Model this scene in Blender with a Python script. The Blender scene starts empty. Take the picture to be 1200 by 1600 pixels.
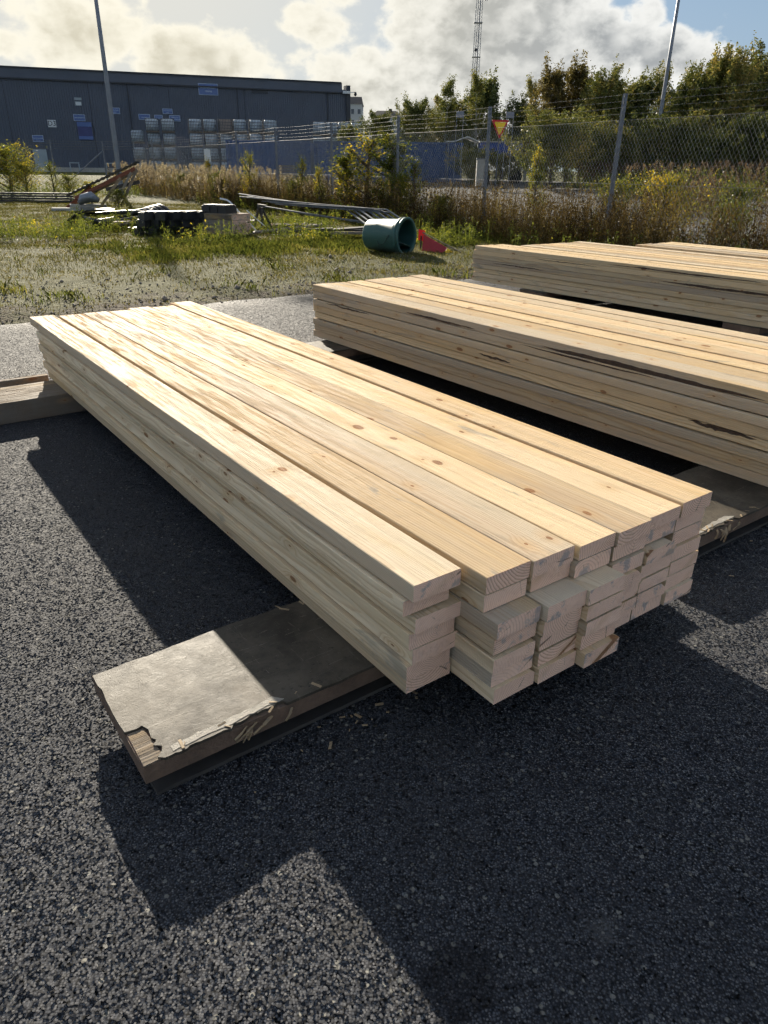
import bpy, bmesh, math, random
import numpy as np
from mathutils import Vector, Matrix, noise

R = math.radians
random.seed(7)
rng = np.random.default_rng(7)
scene = bpy.context.scene
col = scene.collection

# ------------------------------------------------------------------ camera
CAM_H = 1.515
PITCH, ROLL, FPX = 0.44798, 0.0137, 1115.7
cam_data = bpy.data.cameras.new('camera')
cam_data.sensor_fit = 'VERTICAL'
cam_data.sensor_height = 36.0
cam_data.lens = 36.0 * FPX / 1600.0
cam_data.clip_start = 0.05
cam_data.clip_end = 6000
cam = bpy.data.objects.new('camera', cam_data)
col.objects.link(cam)
_F = Vector((0, math.cos(PITCH), -math.sin(PITCH)))
_U = Vector((0, math.sin(PITCH), math.cos(PITCH)))
_Rt = Vector((1, 0, 0))
_R2 = _Rt * math.cos(ROLL) + _U * math.sin(ROLL)
_U2 = -_Rt * math.sin(ROLL) + _U * math.cos(ROLL)
m = Matrix((_R2, _U2, -_F)).transposed().to_4x4()
m.translation = Vector((0, 0, CAM_H))
cam.matrix_world = m
scene.camera = cam

# ------------------------------------------------------------------ sky, sun, exposure
SUN_AZ, SUN_EL = R(-20.0), R(19.8)          # azimuth from +Y towards +X
SUN_DIR = Vector((math.sin(SUN_AZ) * math.cos(SUN_EL), math.cos(SUN_AZ) * math.cos(SUN_EL), math.sin(SUN_EL)))
sun_data = bpy.data.lights.new('sun', 'SUN')
sun_data.energy = 5.0
sun_data.angle = R(0.53)
sun_data.color = (1.0, 0.9, 0.74)
sun = bpy.data.objects.new('sun', sun_data)
sun.rotation_euler = (-SUN_DIR).to_track_quat('-Z', 'Y').to_euler()
col.objects.link(sun)

scene.view_settings.view_transform = 'Standard'
scene.view_settings.look = 'None'
scene.view_settings.gamma = 1.0
scene.view_settings.exposure = 1.1
scene.view_settings.use_curve_mapping = False
scene.render.engine = 'CYCLES'
scene.cycles.use_denoising = True
scene.cycles.max_bounces = 5
scene.cycles.diffuse_bounces = 3
scene.cycles.glossy_bounces = 2
scene.cycles.use_adaptive_sampling = True
scene.cycles.adaptive_threshold = .03
scene.cycles.adaptive_min_samples = 12
scene.cycles.transparent_max_bounces = 8


class NT:
    """small helper to write node trees"""
    def __init__(s, tree):
        s.t = tree
        s.n = tree.nodes
        s.l = tree.links

    def node(s, typ, **kw):
        n = s.n.new(typ)
        for k, v in kw.items():
            setattr(n, k, v)
        return n

    def put(s, sock, v):
        if hasattr(v, 'is_linked') or isinstance(v, bpy.types.NodeSocket):
            s.l.new(v, sock)
        else:
            sock.default_value = v

    def math(s, op, a, b=0.0, c=0.0, clamp=False):
        n = s.node('ShaderNodeMath', operation=op, use_clamp=clamp)
        s.put(n.inputs[0], a); s.put(n.inputs[1], b); s.put(n.inputs[2], c)
        return n.outputs[0]

    def vmath(s, op, a, b=(0, 0, 0), scale=None):
        n = s.node('ShaderNodeVectorMath', operation=op)
        s.put(n.inputs[0], a); s.put(n.inputs[1], b)
        if scale is not None:
            s.put(n.inputs[3], scale)
        return n.outputs['Value'] if op in ('LENGTH', 'DOT_PRODUCT', 'DISTANCE') else n.outputs[0]

    def noise(s, vec, scale=5, detail=4, rough=.5, dist=0.0, dims='3D', w=None):
        n = s.node('ShaderNodeTexNoise', noise_dimensions=dims)
        if vec is not None:
            s.put(n.inputs['Vector'], vec)
        if w is not None:
            s.put(n.inputs['W'], w)
        s.put(n.inputs['Scale'], scale); s.put(n.inputs['Detail'], detail)
        s.put(n.inputs['Roughness'], rough); s.put(n.inputs['Distortion'], dist)
        return n

    def vor(s, vec, scale=5, feature='F1', rand=1.0):
        n = s.node('ShaderNodeTexVoronoi', feature=feature)
        s.put(n.inputs['Vector'], vec); s.put(n.inputs['Scale'], scale)
        s.put(n.inputs['Randomness'], rand)
        return n

    def ramp(s, fac, stops, interp='LINEAR'):
        n = s.node('ShaderNodeValToRGB')
        n.color_ramp.interpolation = interp
        e = n.color_ramp.elements
        while len(e) < len(stops):
            e.new(.5)
        for i, (p, c) in enumerate(stops):
            e[i].position = p
            e[i].color = (c, c, c, 1) if isinstance(c, (int, float)) else (*c, 1)
        s.put(n.inputs[0], fac)
        return n.outputs[0]

    def mix(s, fac, a, b, blend='MIX'):
        n = s.node('ShaderNodeMix', data_type='RGBA', blend_type=blend)
        s.put(n.inputs[0], fac)
        s.put(n.inputs[6], a if not isinstance(a, tuple) or len(a) == 4 else (*a, 1))
        s.put(n.inputs[7], b if not isinstance(b, tuple) or len(b) == 4 else (*b, 1))
        return n.outputs[2]

    def smooth(s, v, lo, hi):
        n = s.node('ShaderNodeMapRange', interpolation_type='SMOOTHSTEP')
        s.put(n.inputs[0], v); s.put(n.inputs[1], lo); s.put(n.inputs[2], hi)
        return n.outputs[0]

    def sep(s, v):
        n = s.node('ShaderNodeSeparateXYZ'); s.put(n.inputs[0], v)
        return n.outputs

    def comb(s, x, y, z):
        n = s.node('ShaderNodeCombineXYZ')
        for i, v in enumerate((x, y, z)):
            s.put(n.inputs[i], v)
        return n.outputs[0]

    def bump(s, h, strength=.3, dist=.01, normal=None):
        n = s.node('ShaderNodeBump')
        s.put(n.inputs['Height'], h); s.put(n.inputs['Strength'], strength); s.put(n.inputs['Distance'], dist)
        if normal is not None:
            s.l.new(normal, n.inputs['Normal'])
        return n.outputs[0]


world = bpy.data.worlds.new('World')
scene.world = world
world.use_nodes = True
world.cycles.sampling_method = 'MANUAL'
world.cycles.sample_map_resolution = 512
W = NT(world.node_tree)
W.n.clear()
wout = W.node('ShaderNodeOutputWorld')
bg = W.node('ShaderNodeBackground')
bg.inputs[1].default_value = 0.1
W.l.new(bg.outputs[0], wout.inputs[0])
sky = W.node('ShaderNodeTexSky', sky_type='NISHITA')
sky.sun_disc = False
sky.sun_elevation = SUN_EL
sky.sun_rotation = SUN_AZ
sky.air_density = 1.0
sky.dust_density = .6
sky.ozone_density = 1.5
tc = W.node('ShaderNodeTexCoord')
d = W.vmath('NORMALIZE', tc.outputs['Generated'])
dx, dy, dz = W.sep(d)
az = W.math('MULTIPLY', W.math('ARCTAN2', dx, dy), 57.29578)
el = W.math('MULTIPLY', W.math('ARCSINE', dz), 57.29578)
# cumulus banks: (azimuth, elevation, half width, half height, weight) in degrees
BANKS = [(-19.9, 7.4, 4.4, 2.3, 1.0), (-26.5, 7.0, 3.6, 1.3, .8), (-13.4, 6.6, 5.4, 1.7, 1.0), (-4.2, 8.6, 3.6, 2.4, .6),
         (-2.0, 5.2, 6.5, 2.8, .8), (5.5, 7.5, 6.5, 5.5, 1.1), (9.6, 8.4, 5.0, 5.2, 1.1), (14.5, 7.2, 3.6, 2.5, 1.1), (18.2, 6.5, 3.2, 2.1, 1.05),
         (21.6, 5.6, 2.2, 1.7, .8), (8, 12.5, 7, 3.5, .9), (-35, 8, 6, 3, .7), (34, 5, 6, 2.5, .5), (48, 9, 9, 4, .5), (-50, 11, 10, 5, .6),
         (-8, 17, 12, 3, .4), (40, 22, 14, 6, .5), (-40, 26, 14, 6, .5)]
nv = W.comb(W.math('MULTIPLY', az, .1), W.math('MULTIPLY', el, .14), 0.0)
n1 = W.noise(nv, 2.0, 8, .56, .0)
n2 = W.noise(nv, 5.5, 6, .55, .1)
puff = W.vor(W.vmath('ADD', nv, W.vmath('SCALE', n2.outputs['Color'], scale=.16)), 5.2, 'SMOOTH_F1')
cover = None
for (ca, ce, wa, we, wt) in BANKS:
    u_ = W.math('DIVIDE', W.math('SUBTRACT', az, ca), wa)
    # flat base, domed top
    v0 = W.math('SUBTRACT', el, ce)
    v_ = W.math('DIVIDE', v0, we)
    q_ = W.math('ADD', W.math('MULTIPLY', u_, u_), W.math('MULTIPLY', v_, v_))
    g_ = W.math('MULTIPLY', W.math('EXPONENT', W.math('MULTIPLY', q_, -.9)), wt)
    cover = g_ if cover is None else W.math('MAXIMUM', cover, g_)
haze_low = W.smooth(el, 6.5, 1.0)
hz2 = W.math('MULTIPLY', haze_low, W.smooth(az, 26.0, 8.0))
wild = W.math('MULTIPLY', W.smooth(n1.outputs[0], .44, .60), W.math('MAXIMUM', W.smooth(el, 12.0, 22.0), W.smooth(W.math('ABSOLUTE', az), 40.0, 60.0)))   # scattered cloud over the unseen rest of the sky, its amount set for fill light
dens = W.math('ADD', cover, W.math('MULTIPLY', W.math('SUBTRACT', n1.outputs[0], .5), 1.05))
dens = W.math('ADD', dens, W.math('MULTIPLY', W.math('SUBTRACT', n2.outputs[0], .5), .75))
dens = W.math('SUBTRACT', dens, W.math('MULTIPLY', W.math('SUBTRACT', puff.outputs[0], .35), .5))
dens = W.math('ADD', dens, W.math('MULTIPLY', wild, .62))
dens = W.math('ADD', dens, W.math('MULTIPLY', hz2, .34))
mask = W.smooth(dens, .25, .51)
thick = W.smooth(dens, .40, 1.0)
sdot = W.vmath('DOT_PRODUCT', d, tuple(SUN_DIR))
sang = W.math('MULTIPLY', W.math('ARCCOSINE', W.math('MINIMUM', sdot, .99999)), 57.29578)
glow = W.smooth(sang, 38.0, 8.0)            # forward scattering round the sun
c_edge = W.mix(glow, (4.35, 4.35, 4.2), (4.8, 4.55, 3.8))
c_core = W.mix(glow, (1.85, 1.95, 2.0), (3.4, 3.17, 2.5))
# the clear part, with the brightest air near the horizon held back as a phone camera does
sky_c = W.vmath('DIVIDE', sky.outputs[0], W.vmath('ADD', W.vmath('SCALE', sky.outputs[0], scale=.27), (1.0, 1.0, 1.0)))
core_f = W.math('MULTIPLY', thick, W.math('ADD', .25, W.math('MULTIPLY', W.math('ADD', W.smooth(n2.outputs[0], .35, .68), W.smooth(puff.outputs[0], .12, .55)), .42)))
c_cloud = W.mix(core_f, c_edge, c_core)
sky_c = W.vmath('MULTIPLY', sky_c, (.79, .98, 1.22))
veil = W.mix(W.math('MULTIPLY', glow, .85), sky_c, (3.85, 3.7, 3.25))
skyc = W.mix(mask, veil, c_cloud)
W.l.new(skyc, bg.inputs[0])

# ------------------------------------------------------------------ helpers
YAW = -0.6341                                # timber stacks run along A, left to right along B
A = Vector((math.sin(YAW), math.cos(YAW), 0))
B = Vector((math.cos(YAW), -math.sin(YAW), 0))


def ab(a, b, z=0.0):
    return A * a + B * b + Vector((0, 0, z))


def tag(o, label=None, cat=None, group=None, kind=None):
    if label: o['label'] = label
    if cat: o['category'] = cat
    if group: o['group'] = group
    if kind: o['kind'] = kind
    return o


def link(name, me, mat=None, parent=None, smooth=False):
    o = bpy.data.objects.new(name, me)
    col.objects.link(o)
    if mat and not me.materials:
        me.materials.append(mat)
    if parent: o.parent = parent
    if smooth:
        me.polygons.foreach_set('use_smooth', [True] * len(me.polygons))
    return o


def empty(name, loc=(0, 0, 0), rz=0.0):
    o = bpy.data.objects.new(name, None)
    o.empty_display_size = .1
    o.location = loc
    o.rotation_euler = (0, 0, rz)
    col.objects.link(o)
    return o


def copy_tree(o, parent=None):
    c = o.copy()
    col.objects.link(c)
    c.parent = parent
    for ch in list(o.children):
        copy_tree(ch, c)
    return c


class MB:
    def __init__(s):
        s.v = []; s.f = []

    def add(s, vs, fs):
        k = len(s.v)
        s.v += [tuple(x) for x in vs]
        s.f += [tuple(i + k for i in f) for f in fs]
        return s

    def box(s, c, size, rot=None):
        hx, hy, hz = size[0] / 2, size[1] / 2, size[2] / 2
        vs = [Vector((x, y, z)) for x in (-hx, hx) for y in (-hy, hy) for z in (-hz, hz)]
        if rot is not None:
            vs = [rot @ v for v in vs]
        c = Vector(c)
        return s.add([v + c for v in vs], [(0, 1, 3, 2), (4, 6, 7, 5), (0, 4, 5, 1), (2, 3, 7, 6), (0, 2, 6, 4), (1, 5, 7, 3)])

    def bar(s, p, q, w=.03, h=None, up=(0, 0, 1)):
        """rectangular bar from p to q"""
        p, q = Vector(p), Vector(q)
        h = h or w
        d = (q - p)
        L = d.length
        d.normalize()
        up = Vector(up)
        if abs(d.dot(up)) > .99: up = Vector((1, 0, 0))
        sd = d.cross(up).normalized(); u2 = sd.cross(d)
        rot = Matrix((d, sd, u2)).transposed()
        return s.box((p + q) / 2, (L, w, h), rot)

    def tube(s, pts, r, n=6, r2=None, caps=True):
        pts = [Vector(p) for p in pts]
        k = len(pts)
        rs = r if isinstance(r, (list, tuple)) else [r + ((r2 if r2 is not None else r) - r) * i / max(1, k - 1) for i in range(k)]
        vs = []; prev = None
        for i, p in enumerate(pts):
            d = (pts[min(i + 1, k - 1)] - pts[max(i - 1, 0)]).normalized()
            if prev is None:
                t = Vector((0, 0, 1)) if abs(d.z) < .9 else Vector((1, 0, 0))
                sd = d.cross(t).normalized()
            else:
                sd = (prev - d * prev.dot(d)).normalized()
            prev = sd
            u = d.cross(sd)
            for j in range(n):
                a_ = 2 * math.pi * j / n
                vs.append(p + (sd * math.cos(a_) + u * math.sin(a_)) * rs[i])
        fs = []
        for i in range(k - 1):
            for j in range(n):
                a_, b_ = i * n + j, i * n + (j + 1) % n
                fs.append((a_, b_, b_ + n, a_ + n))
        if caps:
            fs.append(tuple(reversed(range(n)))); fs.append(tuple(range((k - 1) * n, k * n)))
        return s.add(vs, fs)

    def prism(s, poly, z0, z1):
        k = len(poly)
        vs = [(x, y, z0) for x, y in poly] + [(x, y, z1) for x, y in poly]
        fs = [tuple(reversed(range(k))), tuple(range(k, 2 * k))] + [(i, (i + 1) % k, (i + 1) % k + k, i + k) for i in range(k)]
        return s.add(vs, fs)

    def mesh(s, name):
        me = bpy.data.meshes.new(name)
        me.from_pydata(s.v, [], s.f)
        me.update()
        return me

    def build(s, name, mat=None, parent=None, smooth=False):
        return link(name, s.mesh(name), mat, parent, smooth)


def mesh_np(name, V, F, mat_idx=None):
    V = np.asarray(V, dtype=np.float32); F = np.asarray(F, dtype=np.int32)
    me = bpy.data.meshes.new(name)
    n, k = F.shape
    me.vertices.add(len(V)); me.vertices.foreach_set('co', V.ravel())
    me.loops.add(n * k); me.loops.foreach_set('vertex_index', F.ravel())
    me.polygons.add(n)
    me.polygons.foreach_set('loop_start', np.arange(0, n * k, k, dtype=np.int32))
    me.polygons.foreach_set('loop_total', np.full(n, k, dtype=np.int32))
    if mat_idx is not None:
        me.polygons.foreach_set('material_index', np.asarray(mat_idx, dtype=np.int32))
    me.update(calc_edges=True)
    return me


def new_mat(name):
    mt = bpy.data.materials.new(name)
    mt.use_nodes = True
    t = NT(mt.node_tree)
    bs = t.n.get('Principled BSDF')
    return mt, t, bs


def simple(name, c, rough=.6, metal=0.0, var=.25, scale=6.0, bump=0.0, spec=.5):
    """plain coat with a little blotchy wear"""
    mt, t, bs = new_mat(name)
    tcn = t.node('ShaderNodeTexCoord')
    n = t.noise(tcn.outputs['Object'], scale, 6, .6)
    n3 = t.noise(tcn.outputs['Object'], scale * 9, 3, .6)
    f = t.math('ADD', t.math('MULTIPLY', n.outputs[0], .7), t.math('MULTIPLY', n3.outputs[0], .3))
    lo = tuple(x * (1 - var) for x in c); hi = tuple(min(1, x * (1 + var)) for x in c)
    t.l.new(t.ramp(f, [(.3, lo), (.7, hi)]), bs.inputs['Base Color'])
    bs.inputs['Metallic'].default_value = metal
    bs.inputs['Specular IOR Level'].default_value = spec
    t.l.new(t.math('ADD', t.math('MULTIPLY', n3.outputs[0], .25), rough - .12), bs.inputs['Roughness'])
    if bump:
        t.l.new(t.bump(n3.outputs[0], bump, .01), bs.inputs['Normal'])
    return mt


def wood_material(name, light, dark, sheen=.0, weather=0.0):
    """solid pine: growth rings round a pith line along local X, knots, saw marks, blue stain"""
    mt, t, bs = new_mat(name)
    co = t.node('ShaderNodeTexCoord').outputs['Object']
    rnd = t.node('ShaderNodeObjectInfo').outputs['Random']
    wn = t.node('ShaderNodeTexWhiteNoise', noise_dimensions='1D')
    t.put(wn.inputs['W'], t.math('MULTIPLY', rnd, 917.0))
    r1, r2, r3 = t.sep(wn.outputs['Color'])
    off = t.vmath('SCALE', wn.outputs['Color'], scale=41.0)
    P = t.vmath('ADD', co, off)
    # knots
    kx_, ky_, kz_ = t.sep(P)
    kv = t.comb(t.math('MULTIPLY', kx_, 4.2), t.math('MULTIPLY', t.math('ADD', ky_, t.math('MULTIPLY', kz_, 1.6)), 7.0), 0.0)
    kn = t.vor(t.vmath('ADD', kv, t.vmath('SCALE', t.noise(P, 9, 2).outputs['Color'], scale=.10)), 1.0)
    kn.voronoi_dimensions = '2D'
    kd = kn.outputs['Distance']
    ksel = t.math('GREATER_THAN', t.sep(kn.outputs['Color'])[0], .66)
    krad = t.math('MULTIPLY', t.math('ADD', t.math('MULTIPLY', t.math('POWER', t.sep(kn.outputs['Color'])[1], 2.0), .12), .035), ksel)
    kin = t.math('SUBTRACT', 1.0, t.smooth(kd, t.math('MULTIPLY', krad, .7), t.math('ADD', krad, .004)))
    kin = t.math('MULTIPLY', kin, ksel)
    khalo = t.math('MULTIPLY', t.smooth(kd, .34, .05), ksel)
    # ring field
    wob = t.noise(t.vmath('MULTIPLY', P, (.55, 3.0, 3.0)), 1.0, 3, .5).outputs['Color']
    wv = t.vmath('SCALE', t.vmath('SUBTRACT', wob, (.5, .5, .5)), scale=.075)
    x_, y_, z_ = t.sep(t.vmath('ADD', co, wv))
    py = t.math('ADD', .0825, t.math('MULTIPLY', t.math('SUBTRACT', r1, .5), .22))
    pz = t.math('ADD', .028, t.math('MULTIPLY', t.math('SUBTRACT', r2, .5), .17))
    yy = t.math('SUBTRACT', y_, py); zz = t.math('SUBTRACT', z_, pz)
    rad = t.math('SQRT', t.math('ADD', t.math('MULTIPLY', yy, yy), t.math('MULTIPLY', zz, zz)))
    rad = t.math('ADD', rad, t.math('MULTIPLY', khalo, .011))
    warp = t.noise(t.vmath('MULTIPLY', P, (2.0, 30.0, 30.0)), 1.0, 3, .6).outputs[0]
    ph = t.math('ADD', t.math('MULTIPLY', rad, t.math('ADD', 85.0, t.math('MULTIPLY', r3, 130.0))), t.math('MULTIPLY', warp, .7))
    fr = t.math('FRACT', ph)
    late = t.math('MULTIPLY', t.smooth(fr, .35, .93), t.math('SUBTRACT', 1.0, t.smooth(fr, .94, 1.0)))
    # fibres
    fib = t.noise(t.vmath('MULTIPLY', P, (5.0, 320.0, 320.0)), 1.0, 3, .6).outputs[0]
    big = t.noise(t.vmath('MULTIPLY', P, (.9, 5.0, 5.0)), 1.0, 4, .55).outputs[0]
    big2 = t.noise(t.vmath('MULTIPLY', P, (2.6, 9.0, 9.0)), 1.3, 4, .6, .6).outputs[0]
    tone = t.math('ADD', t.math('MULTIPLY', late, .48), t.math('MULTIPLY', t.math('SUBTRACT', fib, .45), .65), clamp=True)
    c = t.mix(tone, light, dark)
    # heartwood is warmer, sapwood paler
    heart = t.smooth(rad, .085, .03)
    c = t.mix(t.math('MULTIPLY', heart, .28), c, tuple(x * y for x, y in zip(dark, (1.15, .98, .85))))
    # board to board tone
    c = t.mix(1.0, c, t.ramp(r3, [(0, (.58, .58, .60)), (.3, (.80, .77, .73)), (.6, (.97, .95, .90)), (1, (1.07, 1.06, 1.04))]), 'MULTIPLY')
    c = t.mix(t.math('MULTIPLY', t.smooth(r1, .35, 1.0), .42), c, (.43, .405, .36))            # greyed boards
    c = t.mix(t.math('MULTIPLY', t.smooth(r2, .6, 1.0), .35), c, (.60, .40, .20))
    c = t.mix(t.math('MULTIPLY', t.smooth(big, .52, .70), .42), c, (.64, .43, .19))            # resin, orange
    c = t.mix(t.math('MULTIPLY', t.smooth(big2, .60, .72), t.math('MULTIPLY', t.smooth(r2, .3, .8), .55)), c, (.29, .28, .25))   # blue stain
    c = t.mix(t.math('MULTIPLY', t.smooth(big2, .63, .80), .25 + weather), c, (.17, .13, .085))
    strk = t.noise(t.vmath('MULTIPLY', P, (.8, 22.0, 22.0)), 1.0, 4, .6).outputs[0]
    c = t.mix(t.math('MULTIPLY', t.smooth(strk, .58, .70), t.math('ADD', .12, t.math('MULTIPLY', t.smooth(r3, .8, .2), .5))), c, (.27, .235, .195))
    # end grain
    nx = t.math('ABSOLUTE', t.sep(t.node('ShaderNodeTexCoord').outputs['Normal'])[0])
    end = t.math('GREATER_THAN', nx, .7)
    blot = t.noise(t.vmath('MULTIPLY', P, (1, 14, 14)), 1.0, 4, .6).outputs[0]
    ce = t.mix(t.math('MULTIPLY', late, t.math('ADD', .2, t.math('MULTIPLY', r2, .5))), (.94, .64, .485), (.52, .28, .175))
    ang = t.math('ARCTAN2', zz, yy)
    chk = t.math('ABSOLUTE', t.math('SINE', t.math('ADD', t.math('MULTIPLY', ang, 1.5), t.math('MULTIPLY', r1, 6.3))))
    chk = t.math('MULTIPLY', t.smooth(chk, .045, .015), t.smooth(blot, .46, .56))
    ce = t.mix(t.math('MULTIPLY', chk, .8), ce, (.13, .07, .045))
    ce = t.mix(t.math('MULTIPLY', t.smooth(blot, .54, .64), t.math('MULTIPLY', t.smooth(r1, .3, .7), .7)), ce, (.33, .31, .31))
    c = t.mix(end, c, ce)
    # knots on top of everything
    kring = t.math('FRACT', t.math('MULTIPLY', kd, 55.0))
    kc = t.mix(kring, (.17, .07, .03), (.34, .165, .075))
    c = t.mix(t.math('MULTIPLY', khalo, .34), c, (.54, .33, .15))
    c = t.mix(t.math('MULTIPLY', kin, .85), c, kc)
    if weather:
        gw = t.noise(P, 7, 5, .65).outputs[0]
        c = t.mix(t.math('MULTIPLY', t.smooth(gw, .3, .7), weather), c, (.21, .195, .175))
    t.l.new(c, bs.inputs['Base Color'])
    # saw marks: slightly skewed transverse scoring in patches
    sx, sy, sz = t.sep(P)
    saw = t.math('SINE', t.math('ADD', t.math('MULTIPLY', sx, 900.0), t.math('ADD', t.math('MULTIPLY', sy, 260.0), t.math('MULTIPLY', warp, 5.0))))
    sawm = t.smooth(t.noise(t.vmath('MULTIPLY', P, (2.2, 3, 3)), 1.0, 3).outputs[0], .42, .62)
    chat = t.noise(t.vmath('MULTIPLY', P, (26.0, 9.0, 9.0)), 1.0, 4, .6).outputs[0]      # chatter steps across the grain
    hgt = t.math('ADD', t.math('MULTIPLY', t.math('MULTIPLY', saw, sawm), .09), t.math('MULTIPLY', fib, .35))
    hgt = t.math('ADD', hgt, t.math('MULTIPLY', chat, .75))
    hgt = t.math('ADD', hgt, t.math('MULTIPLY', late, -.22))
    hgt = t.math('ADD', hgt, t.math('MULTIPLY', t.smooth(t.noise(t.vmath('MULTIPLY', P, (1.6, 24.0, 24.0)), 1.0, 3, .6).outputs[0], .35, .65), .9))
    t.l.new(t.bump(hgt, .75, .0038), bs.inputs['Normal'])
    stk = t.noise(t.vmath('MULTIPLY', P, (3.5, 55.0, 55.0)), 1.0, 3, .6).outputs[0]
    t.l.new(t.math('ADD', .5, t.math('MULTIPLY', stk, .3)), bs.inputs['Roughness'])
    t.l.new(t.math('MULTIPLY', t.smooth(stk, .42, .72), .10), bs.inputs['Specular IOR Level'])
    return mt


def leaf_material(name, stops, trans=.45, gloss=.25, clump=.6):
    mt, t, bs = new_mat(name)
    t.n.remove(bs)
    out = t.n.get('Material Output')
    geo = t.node('ShaderNodeNewGeometry')
    info = t.node('ShaderNodeObjectInfo')
    co = t.node('ShaderNodeTexCoord').outputs['Object']
    n = t.noise(t.vmath('ADD', co, t.vmath('SCALE', info.outputs['Location'], scale=.37)), clump, 3, .6).outputs[0]
    n = t.math('ADD', t.math('MULTIPLY', t.math('SUBTRACT', n, .5), 1.5), .5)
    f = t.math('ADD', t.math('MULTIPLY', geo.outputs['Random Per Island'], .55), t.math('MULTIPLY', t.math('SUBTRACT', n, .28), 1.0), clamp=True)
    f = t.math('ADD', f, t.math('MULTIPLY', t.math('SUBTRACT', info.outputs['Random'], .5), .3), clamp=True)
    c = t.ramp(f, stops)
    df = t.node('ShaderNodeBsdfDiffuse'); t.l.new(c, df.inputs[0])
    tr = t.node('ShaderNodeBsdfTranslucent')
    t.l.new(t.mix(1.0, c, (1.15, 1.1, .72), 'MULTIPLY'), tr.inputs[0])
    mx = t.node('ShaderNodeMixShader'); mx.inputs[0].default_value = trans
    t.l.new(df.outputs[0], mx.inputs[1]); t.l.new(tr.outputs[0], mx.inputs[2])
    gl = t.node('ShaderNodeBsdfGlossy'); gl.inputs['Roughness'].default_value = .42
    gl.inputs[0].default_value = (.8, .8, .8, 1)
    m2 = t.node('ShaderNodeMixShader')
    fz = t.node('ShaderNodeFresnel'); fz.inputs[0].default_value = 1.4
    t.l.new(t.math('MULTIPLY', fz.outputs[0], gloss * .12), m2.inputs[0])
    t.l.new(mx.outputs[0], m2.inputs[1]); t.l.new(gl.outputs[0], m2.inputs[2])
    t.l.new(m2.outputs[0], out.inputs[0])
    return mt


# ------------------------------------------------------------------ materials
M = {}
M['pine'] = wood_material('rough_pine', (.83, .69, .50), (.56, .385, .215))
M['pine2'] = wood_material('rough_pine_duller', (.80, .645, .43), (.52, .345, .185), weather=.06)
M['old_wood'] = wood_material('weathered_wood', (.20, .165, .13), (.12, .095, .075), weather=.5)
M['core_wood'] = simple('bearer_core', (.15, .098, .068), .75, var=.4, scale=9, bump=.5)
M['bare_ply'] = simple('bare_plywood', (.30, .275, .235), .7, var=.45, scale=26, bump=.4)
M['splinter'] = simple('splintered_wood', (.30, .22, .13), .7, var=.4, scale=30)
M['galv'] = simple('galvanised_steel', (.13, .14, .155), .55, .5, var=.3, scale=12)
M['post'] = simple('fence_post_steel', (.17, .185, .215), .5, .5, var=.3, scale=9)
M['wire'] = simple('fence_wire', (.15, .15, .148), .6, .3, var=.2)
M['mesh_wire'] = simple('chain_link_wire', (.34, .34, .33), .55, .4, var=.2)
M['lamp_post'] = simple('lamp_post_steel', (.21, .23, .265), .5, .5, var=.15, scale=3)
M['clad'] = simple('dark_cladding', (0.092, 0.108, 0.146), .55, .1, var=.12, scale=.5)  # even tone lightened slightly to stand in for haze
M['trim'] = simple('roof_trim', (.04, .046, .06), .5, .2, var=.1, scale=.5)
M['sign_blue'] = simple('sign_blue', (.09, .15, .36), .45, var=.1)
M['sign_edge'] = simple('sign_pale_edge', (.34, .42, .56), .5, var=.1)
M['sign_white'] = simple('sign_white', (.62, .66, .70), .5, var=.08)
M['sign_dark'] = simple('sign_lettering', (.02, .022, .03), .5, var=.1)
M['door_blue'] = simple('hatch_blue', (.045, .055, .17), .5, var=.15, scale=2)
M['door_grey'] = simple('door_pale_grey', (.30, .36, .40), .55, var=.1, scale=2)
M['ibc'] = simple('tank_white_plastic', (.62, .70, .78), .45, var=.18, scale=1.5)
M['ibc_tan'] = simple('tank_tan_plastic', (.38, .30, .25), .5, var=.18, scale=1.5)
M['cage'] = simple('cage_steel', (.09, .10, .115), .6, .2, var=.1)
M['pallet'] = simple('grey_pallet_wood', (.17, .14, .11), .8, var=.3, scale=6)
M['container'] = simple('container_blue', (.04, .085, .205), .5, .0, var=.22, scale=1.2)
M['tarp_white'] = simple('white_tarp', (.75, .75, .72), .5, var=.06)
M['canopy_blue'] = simple('canopy_blue', (.03, .075, .30), .45, var=.3, scale=2)
M['facade'] = simple('pale_render_facade', (.52, .53, .54), .8, var=.05, scale=.2)
M['roof_dark'] = simple('dark_roof', (.07, .06, .055), .8, var=.15, scale=.4)
M['glass_far'] = simple('far_window', (.08, .10, .13), .2, var=.1)
mt, t, bs = new_mat('scuffed_green_plastic')
co = t.node('ShaderNodeTexCoord').outputs['Object']
n = t.noise(co, 3, 5, .65).outputs[0]; n3 = t.noise(t.vmath('MULTIPLY', co, (3, 20, 20)), 1.5, 4, .7).outputs[0]
c = t.mix(n, (.028, .085, .078), (.045, .12, .11))
c = t.mix(t.math('MULTIPLY', t.smooth(n3, .55, .7), .5), c, (.15, .18, .17))
c = t.mix(t.math('MULTIPLY', t.smooth(t.math('ADD', t.sep(co)[2], t.math('MULTIPLY', n, .3)), .32, .12), .75), c, (.07, .06, .042))
t.l.new(c, bs.inputs['Base Color']); bs.inputs['Roughness'].default_value = .5; bs.inputs['Specular IOR Level'].default_value = .3
M['green_plastic'] = mt
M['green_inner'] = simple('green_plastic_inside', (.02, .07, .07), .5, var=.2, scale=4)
M['black_plastic'] = simple('black_plastic', (.018, .019, .022), .45, var=.3, scale=8, bump=.15)
M['red_plastic'] = simple('red_plastic', (0.384, 0.018, 0.030), .4, var=.15, scale=9)
M['yellow_paint'] = simple('yellow_sheeting', (.95, .60, .02), .45, var=.08)
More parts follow.
